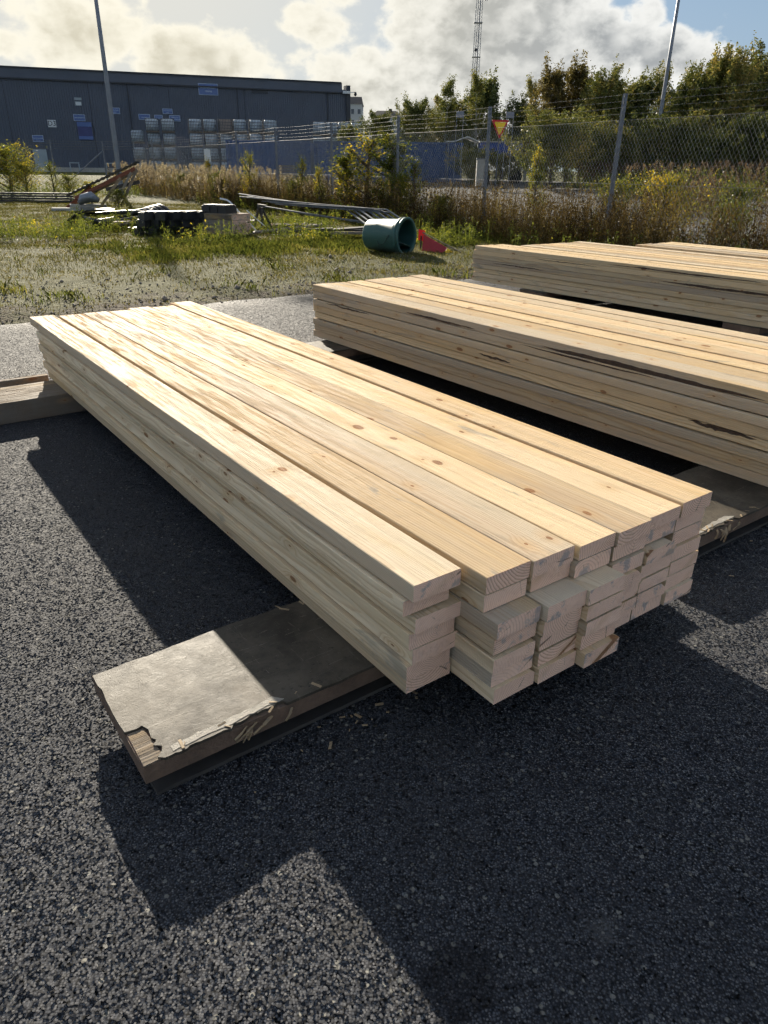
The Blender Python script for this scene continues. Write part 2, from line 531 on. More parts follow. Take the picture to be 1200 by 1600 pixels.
M['red_paint'] = simple('red_sheeting', (.5, .015, .025), .45, var=.1)
M['rust_red'] = simple('red_brown_paint', (.20, .065, .035), .7, var=.3, scale=6)
M['corrug'] = simple('old_roof_sheet', (.05, .045, .042), .7, var=.4, scale=8)
M['concrete'] = simple('pale_concrete', (.36, .35, .32), .8, var=.25, scale=5, bump=.3)
M['bark'] = simple('bark', (.10, .075, .055), .85, var=.4, scale=5, bump=.5)
M['birch_bark'] = simple('birch_bark', (.42, .40, .36), .8, var=.5, scale=6)
M['stem'] = simple('dry_stem', (.20, .145, .085), .8, var=.35, scale=3)

# translucent red for the thin flap lit from behind
mt, t, bs = new_mat('red_flap')
bs.inputs['Base Color'].default_value = (.45, .015, .02, 1)
bs.inputs['Roughness'].default_value = .35
tr = t.node('ShaderNodeBsdfTranslucent'); tr.inputs[0].default_value = (.9, .03, .03, 1)
mx = t.node('ShaderNodeMixShader'); mx.inputs[0].default_value = .3
t.l.new(bs.outputs[0], mx.inputs[1]); t.l.new(tr.outputs[0], mx.inputs[2])
t.l.new(mx.outputs[0], t.n.get('Material Output').inputs[0])
M['red_flap'] = mt

# film-faced plywood: black-brown phenolic film, scuffed and dusty
mt, t, bs = new_mat('scuffed_black_film')
co = t.node('ShaderNodeTexCoord').outputs['Object']
n = t.noise(co, 5, 7, .65, .4).outputs[0]
s1 = t.noise(t.vmath('MULTIPLY', co, (6, 90, 1)), 1, 3, .6, 1.5).outputs[0]
s2 = t.noise(t.vmath('MULTIPLY', co, (80, 9, 1)), 1, 3, .6, 1.5).outputs[0]
scr = t.math('MAXIMUM', t.smooth(s1, .62, .74), t.smooth(s2, .64, .76))
n = t.math('ADD', t.math('MULTIPLY', t.smooth(n, .3, .7), .8), t.math('MULTIPLY', t.noise(co, 22, 5, .7).outputs[0], .3))
c = t.mix(n, (.022, .019, .016), (.105, .089, .068))
c = t.mix(t.smooth(t.noise(co, 60, 4, .7).outputs[0], .55, .75), c, (.03, .026, .022))
c = t.mix(t.math('MULTIPLY', scr, .6), c, (.24, .21, .17))
t.l.new(c, bs.inputs['Base Color'])
t.l.new(t.math('ADD', .40, t.math('MULTIPLY', t.noise(co, 17, 6, .7, .5).outputs[0], .3)), bs.inputs['Roughness'])
t.l.new(t.math('ADD', .06, t.math('MULTIPLY', t.noise(co, 9, 6, .7).outputs[0], .26)), bs.inputs['Specular IOR Level'])
cr = t.math('ADD', t.noise(co, 38, 5, .7, .6).outputs[0], t.math('MULTIPLY', t.noise(t.vmath('MULTIPLY', co, (30, 110, 1)), 1.0, 4, .7, 1.2).outputs[0], .7))
hh = t.math('ADD', t.math('MULTIPLY', cr, .8), t.math('MULTIPLY', scr, .35))
t.l.new(t.bump(hh, .3, .0035), bs.inputs['Normal'])
M['film'] = mt

# asphalt: stone mastic with separate aggregate grains
mt, t, bs = new_mat('worn_asphalt')
co = t.node('ShaderNodeTexCoord').outputs['Object']
jit = t.noise(co, 60, 2).outputs['Color']
cj = t.vmath('ADD', co, t.vmath('SCALE', jit, scale=.006))
v = t.vor(cj, 185, 'F1')
v2 = t.vor(cj, 60, 'F1')
vcol = t.sep(v.outputs['Color'])[0]
vdist = v.outputs['Distance']
big = t.noise(co, 1.1, 5, .6).outputs[0]
mid = t.noise(co, 14, 3, .6).outputs[0]
stone = t.smooth(vdist, .62, .30)
sc_ = t.ramp(vcol, [(0, (0.036, 0.040, 0.050)), (.45, (0.069, 0.073, 0.085)), (.75, (0.110, 0.112, 0.120)), (.93, (0.157, 0.155, 0.159)), (1, (0.224, 0.220, 0.223))])
c = t.mix(stone, (.020, .021, .025), sc_)
big3 = t.noise(co, .45, 4, .6).outputs[0]
c = t.mix(t.math('MULTIPLY', t.smooth(big, .35, .7), .5), c, (.038, .039, .043))
c = t.mix(t.math('MULTIPLY', t.smooth(big3, .5, .7), .3), c, (.12, .115, .105))
c = t.mix(t.math('MULTIPLY', t.math('GREATER_THAN', t.sep(v2.outputs['Color'])[0], .9), t.smooth(v2.outputs['Distance'], .42, .25)), c, (.17, .165, .15))
# a dark damp spot and two pale scuffs
px, py, pz = t.sep(co)
def spot(cx, cy, r, soft):
    dd = t.vmath('LENGTH', t.vmath('ADD', t.comb(t.math('SUBTRACT', px, cx), t.math('SUBTRACT', py, cy), 0.0), t.vmath('SCALE', t.vmath('SUBTRACT', t.noise(co, 12, 4).outputs['Color'], (.5, .5, .5)), scale=r * 2.6)))
    return t.smooth(dd, r + soft, r)
c = t.mix(t.math('MULTIPLY', spot(.165, .90, .06, .04), .6), c, (.010, .010, .012))
c = t.mix(t.math('MULTIPLY', spot(.50, 1.03, .012, .04), .22), c, (.16, .16, .16))
c = t.mix(t.math('MULTIPLY', spot(-.06, 1.02, .03, .03), .35), c, (.035, .033, .03))
t.l.new(c, bs.inputs['Base Color'])
# every grain shows its own facet
gn = t.node('ShaderNodeNewGeometry').outputs['Normal']
fac = t.vmath('SCALE', t.vmath('SUBTRACT', v.outputs['Color'], (.5, .5, .5)), scale=1.95)
fac2 = t.vmath('SCALE', t.vmath('SUBTRACT', v2.outputs['Color'], (.5, .5, .5)), scale=.5)
t.l.new(t.vmath('NORMALIZE', t.vmath('ADD', gn, t.vmath('ADD', fac, fac2))), bs.inputs['Normal'])
t.l.new(t.math('ADD', .55, t.math('MULTIPLY', t.sep(v.outputs['Color'])[1], .3)), bs.inputs['Roughness'])
bs.inputs['Specular IOR Level'].default_value = .11
M['asphalt'] = mt

mt, t, bs = new_mat('far_asphalt')
co = t.node('ShaderNodeTexCoord').outputs['Object']
n = t.noise(co, .6, 5, .6).outputs[0]
n3 = t.noise(co, 25, 4, .7).outputs[0]
c = t.mix(n, (.075, .075, .078), (.12, .115, .108))
t.l.new(c, bs.inputs['Base Color'])
bs.inputs['Roughness'].default_value = .8
bs.inputs['Specular IOR Level'].default_value = .15
t.l.new(t.bump(n3, .6, .01), bs.inputs['Normal'])
M['road'] = mt

# field: bare gravelly soil with worn turf
mt, t, bs = new_mat('gravel_and_turf')
co = t.node('ShaderNodeTexCoord').outputs['Object']
ax = t.vmath('DOT_PRODUCT', co, tuple(A))
n = t.noise(co, .55, 5, .6).outputs[0]
n2_ = t.noise(co, 3.2, 5, .65).outputs[0]
g = t.vor(co, 34, 'F1')
soil = t.ramp(t.sep(g.outputs['Color'])[0], [(0, (0.021, 0.014, 0.009)), (.5, (0.044, 0.031, 0.019)), (.85, (0.068, 0.050, 0.031)), (1, (0.126, 0.099, 0.065))])
turf = t.mix(n2_, (.045, .055, .016), (.115, .105, .04))
near = t.smooth(ax, 8.2, 11.5)
tf = t.math('ADD', t.math('SUBTRACT', t.math('ADD', t.math('MULTIPLY', n, .9), t.math('MULTIPLY', n2_, .5)), .54), t.math('MULTIPLY', near, .42))
c = t.mix(t.smooth(tf, .10, .32), soil, turf)
t.l.new(c, bs.inputs['Base Color'])
bs.inputs['Roughness'].default_value = .9
bs.inputs['Specular IOR Level'].default_value = .08
hh = t.math('ADD', t.math('MULTIPLY', t.smooth(g.outputs['Distance'], .7, .1), .5), t.math('MULTIPLY', n2_, 2.0))
t.l.new(t.bump(hh, 1.0, .03), bs.inputs['Normal'])
M['field'] = mt

M['grass'] = leaf_material('grass_blades', [(0, (.05, .055, .018)), (.4, (.095, .098, .028)), (.75, (.16, .145, .05)), (1, (.27, .225, .10))], .4, .3, .9)
M['weed'] = leaf_material('dry_weeds', [(0, (0.038, 0.027, 0.016)), (.4, (0.081, 0.058, 0.030)), (.7, (0.141, 0.105, 0.046)), (1, (0.260, 0.209, 0.061))], .45, .2, .7)
M['weed_green'] = leaf_material('green_weeds', [(0, (0.045, 0.058, 0.019)), (.5, (0.088, 0.112, 0.029)), (.85, (0.192, 0.208, 0.040)), (1, (0.480, 0.384, 0.048))], .5, .3, .8)
M['reed'] = leaf_material('seed_heads', [(0, (0.150, 0.120, 0.101)), (.5, (0.284, 0.240, 0.202)), (1, (0.419, 0.374, 0.329))], .45, .1, .6)
M['reed_dark'] = leaf_material('purple_seed_heads', [(0, (.075, .052, .045)), (.5, (.13, .092, .075)), (1, (.22, .17, .12))], .45, .1, .5)
M['leaf_willow'] = leaf_material('willow_leaves', [(0, (0.056, 0.071, 0.030)), (.45, (0.128, 0.147, 0.049)), (.8, (0.255, 0.233, 0.071)), (1, (0.422, 0.312, 0.110))], .30, .3, .55)
M['leaf_dark'] = leaf_material('dark_green_leaves', [(0, (0.056, 0.076, 0.039)), (.5, (0.118, 0.141, 0.056)), (1, (0.262, 0.245, 0.083))], .30, .3, .6)
M['leaf_birch'] = leaf_material('birch_leaves', [(0, (0.078, 0.097, 0.037)), (.5, (0.157, 0.172, 0.053)), (1, (0.340, 0.274, 0.084))], .30, .3, .6)
M['leaf_red'] = leaf_material('autumn_leaves', [(0, (0.063, 0.054, 0.026)), (.5, (0.140, 0.117, 0.045)), (1, (0.240, 0.162, 0.063))], .45, .25, .6)
M['leaf_yellow'] = leaf_material('yellowing_leaves', [(0, (0.048, 0.067, 0.019)), (.45, (0.120, 0.141, 0.029)), (.8, (0.304, 0.264, 0.040)), (1, (0.576, 0.400, 0.032))], .5, .35, 1.2)

# ------------------------------------------------------------------ ground
FP = Vector((4.61, 16.16, 0))                       # chain-link fence line
FU = (Vector((-4.39, 31.17, 0)) - FP).normalized()
FN = Vector((FU.y, -FU.x, 0))                       # points to the far side


def sstep(x, lo, hi):
    t_ = min(1, max(0, (x - lo) / (hi - lo)))
    return t_ * t_ * (3 - 2 * t_)


def rise(x, y):
    tt = (x - FP.x) * FN.x + (y - FP.y) * FN.y
    return .75 * max(sstep(tt, 3, 24), sstep(y, 46, 60))


def asphalt_edge(b):
    return 8.5 + .16 * noise.noise(Vector((b * .9, 3.1, 0))) + .09 * noise.noise(Vector((b * 4.1, 1.7, 0)))


def ground_z(x, y):
    a_ = x * A.x + y * A.y; b_ = x * B.x + y * B.y
    e = min(asphalt_edge(b_) - a_, 12.1 - b_, b_ + 25, a_ + 25)
    z = rise(x, y)
    if e > .05:
        return -.03
    k = sstep(-e, -.05, .5)
    z += k * (.035 * noise.noise(Vector((x * .8, y * .8, 0))) + .02 * noise.noise(Vector((x * 3, y * 3, 5))) + .015) - .03 * (1 - k)
    return z


xs = np.concatenate([[-3000, -1200, -500, -250, -150, -110, -90, -75, -62, -52, -44, -37, -32], np.arange(-28, 16, .3), [18, 21, 25, 30, 36, 44, 54, 66, 80, 100, 140, 220, 500, 1200, 3000]])
ys = np.concatenate([[-3000, -800, -200, -60, -30, -18, -10, -4, 0, 3], np.arange(5, 34, .3), np.arange(34, 64, 1.2), [66, 70, 76, 84, 95, 110, 140, 200, 320, 600, 1500, 4000]])
V = [(x, y, ground_z(x, y)) for y in ys for x in xs]
nx_, ny_ = len(xs), len(ys)
idx = np.arange(nx_ * ny_).reshape(ny_, nx_)
Fq = np.stack([idx[:-1, :-1], idx[:-1, 1:], idx[1:, 1:], idx[1:, :-1]], -1).reshape(-1, 4)
g = link('ground', mesh_np('ground', V, Fq), M['field'], smooth=True)
tag(g, 'worn field of gravel soil and turf behind the timber yard', kind='structure')

# asphalt yard: one sheet with a ragged far edge
bs_ = np.arange(-25, 12.11, .15)
Va = []; Fa = []
rows = [-25, -8, -2, 2, 6, 8.0]
for b_ in bs_:
    for a_ in rows:
        p = ab(a_, b_); Va.append((p.x, p.y, 0))
    p = ab(asphalt_edge(b_), b_); Va.append((p.x, p.y, -.002))
    p = ab(asphalt_edge(b_) + .03, b_); Va.append((p.x, p.y, -.035))
k = len(rows) + 2
for i in range(len(bs_) - 1):
    for j in range(k - 1):
        Fa.append((i * k + j, (i + 1) * k + j, (i + 1) * k + j + 1, i * k + j + 1))
o = link('asphalt_yard', mesh_np('asphalt_yard', Va, Fa), M['asphalt'])
tag(o, 'coarse dark asphalt of the yard under the stacks', kind='structure')

# road and yard beyond the fence, draped a little above the ground
Vr = []; Fr = []
tt_ = np.arange(2.6, 30.1, .6); ss_ = np.concatenate([np.arange(-60, -10, 5), np.arange(-10, 60.1, 1.5)])
for s_ in ss_:
    for t_ in tt_:
        p = FP + FU * float(s_) + FN * float(t_)
        Vr.append((p.x, p.y, rise(p.x, p.y) + .06))
k = len(tt_)
for i in range(len(ss_) - 1):
    for j in range(k - 1):
        Fr.append((i * k + j, i * k + j + 1, (i + 1) * k + j + 1, (i + 1) * k + j))
o = link('road', mesh_np('road', Vr, Fr), M['road'], smooth=True)
tag(o, 'pale worn asphalt road beyond the chain-link fence', kind='structure')

# ------------------------------------------------------------------ timber
BW, BT = .165, .0566
ORD = ['first', 'second', 'third', 'fourth', 'fifth', 'sixth', 'seventh', 'eighth', 'ninth', 'tenth']


def board_mesh(L, w=BW, th=BT, wane=None, seed=0):
    """sawn board, local x along its length, chamfered arrises, slight bow; wane = (corner, size)"""
    rr = random.Random(seed)
    c = .0026
    wn = {0: c, 1: c, 2: c, 3: c}
    nseg = 6
    vs = []; fs = []
    bow = rr.uniform(-.004, .004); crook = rr.uniform(-.003, .003)
    for i in range(nseg + 1):
        t_ = i / nseg
        x = L * t_
        dy = crook * 4 * t_ * (1 - t_); dz_ = 0
        cs = dict(wn)
        if wane:
            k_, sz_ = wane[0], wane[1]
            cs[k_] = c + sz_ * max(0, 1 - t_ * wane[2])
        sec = []
        c0, c1, c2, c3 = cs[0], cs[1], cs[2], cs[3]     # 0: left bottom, 1: right bottom, 2: right top, 3: left top
        if wane:                                          # rounded corner gets an extra point
            pass
        sec = [(c0, 0), (w - c1, 0), (w, c1 * .8), (w, th - c2 * .8), (w - c2, th), (c3, th), (0, th - c3 * .8), (0, c0 * .8)]
        for y, z in sec:
            vs.append((x, y + dy + rr.uniform(-.0004, .0004), z))
    n = 8
    for i in range(nseg):
        for j in range(n):
            a_, b_ = i * n + j, i * n + (j + 1) % n
            fs.append((a_, a_ + n, b_ + n, b_))
    fs.append(tuple(range(n))); fs.append(tuple(reversed(range(nseg * n, nseg * n + n))))
    me = bpy.data.meshes.new('board')
    me.from_pydata(vs, [], fs)
    me.update()
    return me


def put_board(name, a0, b0, z0, L, label, group, mat, yaw=0.0, w=BW, th=BT, wane=None, seed=0, roll=0.0):
    o = link(name, board_mesh(L, w, th, wane, seed), mat)
    o.location = ab(a0, b0, z0)
    o.rotation_euler = (roll, 0, math.atan2(A.y, A.x) + yaw)
    tag(o, label, 'board', group)
    return o
# local x runs along +A, so local +y points to -B: keep the lateral axis mirrored
for_b = lambda b0, w: b0 + w


# near stack: measured near-end setback and lateral position of each board
NEAR_A = [[1.24, 1.27, 1.25, 1.26, 1.26, 1.27, 1.28], [1.16, 1.16, 1.10, 1.11, 1.10, 1.11, 1.10], [1.15, 1.16, 1.08, 1.09, 1.10, 1.10, 1.09],
          [1.14, 1.14, 1.07, 1.07, 1.07, 1.08, 1.06], [1.13, 1.14, 1.13, 1.12, 1.13, 1.13, 1.14], [1.14, 1.15, 1.12, 1.13, 1.13, 1.13, 1.14],
          [1.14, 1.15, 1.15, 1.14, 1.14, 1.14, 1.13]]
NEAR_B = [[1.012, 1.002, 1.030, 1.018, 1.033, 1.021, 1.029], [1.197, 1.194, 1.194, 1.196, 1.19, 1.198, 1.204], [1.368, 1.378, 1.369, 1.372, 1.376, 1.378, 1.376],
          [1.552, 1.543, 1.534, 1.537, 1.544, 1.543, 1.545], [1.718, 1.719, 1.712, 1.706, 1.712, 1.713, 1.714], [1.886, 1.890, 1.880, 1.878, 1.882, 1.884, 1.885],
          [2.066, 2.062, 2.061, 2.061, 2.066, 2.060, 2.058]]
FAR_A = [5.67, 5.61, 5.62, 5.62, 5.68, 5.63, 5.72]
sd = 0
for c_ in range(7):
    for l_ in range(7):
        sd += 1
        rr = random.Random(100 + sd)
        a0 = NEAR_A[c_][l_]
        L = (FAR_A[c_] if l_ == 0 else 5.52 + rr.uniform(-.07, .06)) - a0
        wane = None
        if (c_, l_) in ((5, 2), (4, 3), (5, 5)): wane = (2, .03, 1.4)      # right top corner seen from the camera
        elif rr.random() < .12: wane = (rr.choice((2, 3)), .012, 2.0)
        if wane: wane = ({2: 3, 3: 2, 0: 1, 1: 0}[wane[0]],) + wane[1:]
        side = ['first board from the left', 'second board from the left', 'third board from the left', 'middle board', 'third board from the right', 'second board from the right', 'rightmost board'][c_]
        lay = ['top', 'second', 'third', 'fourth', 'fifth', 'sixth', 'bottom'][l_]
        w_ = [.165, .169, .1715, .164, .166, .169, .169][c_] if l_ == 0 else BW + rr.uniform(-.004, .002)
        put_board('timber_board', a0, NEAR_B[c_][l_] + w_, .536 - BT * (l_ + 1), L,
                  f'pale sawn board in nearest stack, {lay} layer down, {side}' if l_ else f'sunlit sawn board on top of nearest stack, {side}',
                  'boards of the nearest stack', M['pine'], w=w_, th=BT - rr.choice((.003, .0055, .008)), wane=wane, seed=sd)


def stack(name_txt, group, a_near, a_far, b0, pitch, ncol, nlay, ztop, yaw, mat, shell=False, jitter=.03, far_offs=None):
    global sd
    for c_ in range(ncol):
        for l_ in range(nlay):
            if shell and l_ > 0 and 0 < c_ < ncol - 1:
                continue
            sd += 1
            rr = random.Random(900 + sd)
            an = a_near + rr.uniform(-jitter, jitter)
            af = a_far + rr.uniform(-.02, .02) + (far_offs[c_] if far_offs else 0)
            wane = None
            if rr.random() < .25: wane = (rr.choice((2, 3)), rr.uniform(.01, .02), rr.uniform(1.0, 2.5))
            db = rr.uniform(-.011, .011) + (.006 if l_ == 0 and c_ == 0 else 0)
            bb = b0 + pitch * c_ + db
            # stack pivots about its far-left corner
            sh = -math.tan(yaw) * (a_far - an)
            lay = 'top' if l_ == 0 else 'bottom' if l_ == nlay - 1 else ORD[l_]
            side = 'leftmost' if c_ == 0 else 'rightmost' if c_ == ncol - 1 else ORD[c_] + ' from left'
            put_board('timber_board', an, bb + BW - sh, ztop - BT * (l_ + 1), af - an, f'sawn pine board in {name_txt}, {lay} layer, {side}', group, mat,
                      yaw=yaw, th=BT - rr.choice((.0015, .003, .005, .008)), wane=wane, seed=sd)


stack('second stack behind the nearest', 'boards of the second stack', 1.25, 5.65, 3.34, .182, 7, 8, .593, R(.75), M['pine2'])
stack('third stack by the bin', 'boards of the third stack', 3.2, 7.33, 7.09, .184, 10, 8, .593, R(2.6), M['pine2'], shell=True, far_offs=[.32, .33, .3] + [0] * 7)
stack('rearmost stack at right edge', 'boards of the rearmost stack', 2.6, 6.62, 9.22, .184, 5, 8, .593, R(1.2), M['pine2'], shell=True)

M['bark_edge'] = simple('bark_edge', (.075, .045, .028), .85, var=.6, scale=30, bump=.8)


def bark_edge(idx, x0, x1, z0, hh_, seed):
    """ragged dark wane strip on the left side of a board (local y = width)"""
    o_ = bpy.data.objects[idx]
    w_ = max(v.co.y for v in o_.data.vertices)
    rr_ = random.Random(seed); n_ = 26
    vs_ = []; fs_ = []
    for i in range(n_ + 1):
        t_ = i / n_
        env = max(.04, math.sin(math.pi * t_) ** .6)
        zc = z0 + .007 * noise.noise(Vector((t_ * 6, seed, 0)))
        h2 = hh_ * env * (1 + .5 * noise.noise(Vector((t_ * 9, seed, 4)))) * rr_.uniform(.75, 1.2)
        x = x0 + (x1 - x0) * t_
        vs_ += [(x, w_ - .002, zc - h2 * .6), (x, w_ + .0035 * env, zc - h2 * .45), (x, w_ + .003 * env, zc + h2 * .35), (x, w_ - .002, zc + h2 * .5)]
    for i in range(n_):
        b_ = i * 4
        fs_ += [(b_ + k, b_ + k + 1, b_ + k + 5, b_ + k + 4) for k in range(3)]
    MB().add(vs_, fs_).build('bark_edge', M['bark_edge'], o_)


_second = [o for o in col.objects if o.get('group') == 'boards of the second stack' and 'leftmost' in o['label']]
_third = [o for o in col.objects if o.get('group') == 'boards of the third stack' and 'leftmost' in o['label']]
for st_, specs in ((_second, [(0, .35, 1.75, .010, .026), (0, 2.35, 3.1, .012, .014), (1, .9, 1.9, .045, .010), (4, .35, .72, .044, .022), (3, 2.0, 2.3, .028, .016), (2, 3.55, 4.2, .04, .012)]),  # strip on the fifth board paints the dark of a wane hole
                   (_third, [(0, .5, 2.3, .020, .014), (2, .1, 1.6, .028, .022), (3, 3.2, 4.1, .03, .012), (1, 2.4, 3.4, .036, .008)])):
    for k, x0, x1, z0, hh_ in specs:
        bark_edge(st_[k].name, x0, x1, z0, hh_, k * 7 + int(x0 * 10))

# bearers --------------------------------------------------------------


def jag(p, q, n, amp, seed):
    """ragged line from p to q (2-D)"""
    rr = random.Random(seed)
    p, q = Vector(p), Vector(q)
    d_ = q - p; nn = Vector((-d_.y, d_.x)).normalized()
    out = []
    for i in range(n):
        t_ = (i + (rr.uniform(-.35, .35) if i else 0)) / n
        out.append(p + d_ * t_ + nn * (amp * (noise.noise(Vector((t_ * 7 + seed, seed * 3.3, 0))) + .6 * rr.uniform(-1, 1))))
    return [(v.x, v.y) for v in out]


def bearer(a0, a1, b0, b1, label, seed, ztop=.1385, torn=True):
    """laminated block: black film panel over a plank, recessed middle, bottom strip. local x along B, y along A"""
    root = empty('panel_bearer', ab(a0, b0), math.atan2(B.y, B.x))
    tag(root, label, 'bearer', 'panel bearers under the stacks')
    Lx, Ly = b1 - b0, a1 - a0
    top = []
    if torn:
        top += [(.045, .012)] + jag((.06, .0), (Lx * .11, .0), 12, .006, seed) + jag((Lx * .11, .006), (Lx * .205, .020), 18, .012, seed + 1) + jag((Lx * .205, .0), (Lx, 0), 30, .004, seed + 2)
        top += jag((Lx, 0), (Lx, Ly), 8, .003, seed + 3) + jag((Lx, Ly), (.02, Ly - .008), 50, .006, seed + 4)
        top += jag((.004, Ly - .012), (.002, .165), 10, .003, seed + 5) + [(.004, .15), (.035, .145), (.05, .15), (.06, .125), (.055, .09), (.064, .075), (.05, .06), (.068, .045), (.062, .028)]
    else:
        top += jag((0, 0), (Lx, 0), 40, .005, seed) + jag((Lx, 0), (Lx, Ly), 8, .003, seed + 1) + jag((Lx, Ly), (0, Ly), 40, .006, seed + 2) + jag((0, Ly), (0, 0), 8, .004, seed + 3)
    tp = MB().prism(top, ztop - .009, ztop).build('top_panel', M['film'], root)
    MB().prism([(.003, .004), (Lx - .003, .003), (Lx - .003, Ly - .003), (.003, Ly - .003)], ztop - .064, ztop - .0095).build('plank', M['core_wood'], root)
    MB().prism([(.07, .075), (Lx - .07, .075), (Lx - .07, Ly - .06), (.07, Ly - .06)], .0145, ztop - .0645).build('middle_block', M['corrug'], root)  # dark colour stands in for deep shade in the recess
    MB().prism([(.03, .022), (Lx - .03, .022), (Lx - .03, Ly - .02), (.03, Ly - .02)], .002, .014).build('bottom_panel', M['corrug'], root)  # coloured dark as well, so the recess reads as shade
    if torn:
        rr = random.Random(seed)
        for i in range(6):                       # fibres hanging from the torn front edge
            x = Lx * rr.uniform(.12, .215); L_ = rr.uniform(.03, .09)
            mb = MB()
            p0 = Vector((x, .004, ztop - .012 - rr.uniform(0, .02)))
            p1 = p0 + Vector((-L_ * rr.uniform(.3, 1), -rr.uniform(.008, .022), -L_ * rr.uniform(.2, .8)))
            mid_ = (p0 + p1) / 2 + Vector((0, -.008, .006))
            mb.bar(p0, mid_, rr.uniform(.004, .013), .002); mb.bar(mid_, p1, rr.uniform(.003, .009), .002)
            mb.build('splinter', M['splinter'], root)
        for i in range(15):                      # pale veneer flakes lifted along the edges
            if rr.random() < .6:
                x, y = Lx * rr.uniform(.04, .28), rr.uniform(.002, .028)
            else:
                x, y = Lx * rr.uniform(.2, .9), Ly - rr.uniform(.005, .03)
            s_ = rr.uniform(.004, .014)
            rot = Matrix.Rotation(rr.uniform(0, 6), 3, 'Z') @ Matrix.Rotation(rr.uniform(-.3, .3), 3, 'X')
            MB().box((x, y, ztop + .002), (s_ * 2.6, s_ * .6, .0012), rot).build('veneer_flake', M['splinter'], root)
        # film peeled off along the torn front edge, bare grey veneer showing
        up = jag((.085, .030), (Lx * .20, .050), 16, .008, seed + 8) + [(Lx * .205, .022)]
        lo = list(reversed(jag((.085, .010), (Lx * .20, .024), 16, .005, seed + 9)))
        MB().prism(lo[::-1] + up[::-1], ztop - .002, ztop + .0012).build('peeled_strip', M['bare_ply'], root)
        # delaminated corner: layers of bare veneer
        MB().prism([(.006, .006), (.06, .008), (.058, .05), (.05, .14), (.008, .145)], ztop - .0092, ztop - .005).build('bare_veneer', M['old_wood'], root)
    return root


bearer(1.445, 1.90, .312, 2.36, 'scuffed black panel bearer with torn corner sticking out under nearest stack', 3)
bearer(1.365, 1.83, 2.46, 4.9, 'black panel bearer under the second stack, right of nearest stack', 11)
bearer(5.05, 5.45, 3.05, 4.8, 'black panel bearer under far end of the second stack', 17, torn=False)
bearer(6.3, 6.7, 7.05, 10.2, 'panel bearer under far end of the third and rearmost stacks', 23, torn=False)
bearer(3.6, 4.0, 7.25, 10.2, 'panel bearer under near end of the third and rearmost stacks', 29, torn=False)
put = link('squared_beam', board_mesh(2.2, .40, .1365, seed=51), M['old_wood'])
put.location = ab(4.97, .25, .001); put.rotation_euler = (0, 0, math.atan2(B.y, B.x) + .02)
tag(put, 'grey weathered squared beam under far end of nearest stack', 'beam')
put = link('plank', board_mesh(1.6, .05, .12, seed=52), M['old_wood'])
put.location = ab(5.60, -.55, .001); put.rotation_euler = (0, 0, math.atan2(B.y, B.x) + .01)
tag(put, 'narrow plank on edge lying behind the weathered beam at left', 'plank')

# chips and splinters on the asphalt
rr = random.Random(5)
mb = MB()
spots = [(1.385, .93, .10, 14), (1.42, 1.5, .3, 5), (1.25, 2.6, .3, 4), (3.0, .9, .9, 4), (1.7, 3.0, .3, 6)]
for a_, b_, sp_, n_ in spots:
    for i in range(n_):
        p = ab(a_ + rr.gauss(0, sp_ * .25), b_ + rr.gauss(0, sp_), .004)
        s_ = rr.uniform(.003, .010)
        mb.box(p, (s_ * rr.uniform(1, 3.5), s_, .002), Matrix.Rotation(rr.uniform(0, 6.28), 3, 'Z') @ Matrix.Rotation(rr.uniform(-.25, .25), 3, 'X'))
o = mb.build('wood_chips', M['splinter'])
tag(o, 'pale wood chips and splinters scattered on the asphalt', 'wood chips', kind='stuff')

# ------------------------------------------------------------------ warehouse
BA = Vector((-40.09, 85.75, 0)); BBv = Vector((-5.57, 97.19, 0))
BU = (BBv - BA).normalized()
BNv = Vector((BU.y, -BU.x, 0))                  # towards the camera
BZ = .72
wh = empty('warehouse', BA + Vector((0, 0, BZ)), math.atan2(BU.y, BU.x))
tag(wh, 'long dark blue-grey warehouse clad in ribbed metal sheet', 'warehouse')
HT = 10.5 - BZ
U0, U1 = -30.0, 36.9
# local frame: x along the wall, -y towards the camera
xsn = np.arange(U0, U1 + .01, .25)
poly = []
for i, x in enumerate(xsn[:-1]):
    poly += [(x, 0.0), (x + .13, 0.0), (x + .155, -.045), (x + .225, -.045)]
poly += [(U1, 0.0)]
mb = MB()
k = len(poly)
mb.add([(x, y, 0) for x, y in poly] + [(x, y, HT - .9) for x, y in poly], [(i, i + 1, i + 1 + k, i + k) for i in range(k - 1)])
mb.build('wall', M['clad'], wh)
MB().box(((U0 + U1) / 2, 17, HT / 2 - .3), (U1 - U0 - .02, 33.9, HT - .7)).build('hall_body', M['clad'], wh)
MB().box(((U0 + U1) / 2, .05, HT - .45), (U1 - U0 - 1.2, .26, .9)).build('parapet', M['clad'], wh)
MB().box(((U0 + U1) / 2 - .3, .0, HT + .04), (U1 - U0 - .8, .5, .10)).build('coping', M['trim'], wh)
MB().box((U1 + .1, .3, HT / 2 - .1), (.5, 1.2, HT - .25)).build('corner_pier', M['trim'], wh)
for i in range(7):                                   # faint sheet joints
    MB().box((U0 + 8.3 * i + 5, -.055, HT / 2 - .5), (.05, .02, HT - 1.2)).build('sheet_joint', M['trim'], wh)
MB().box((26.6, -.03, HT - 1.15), (1.9, .08, .5)).build('vent_louvre', M['trim'], wh)
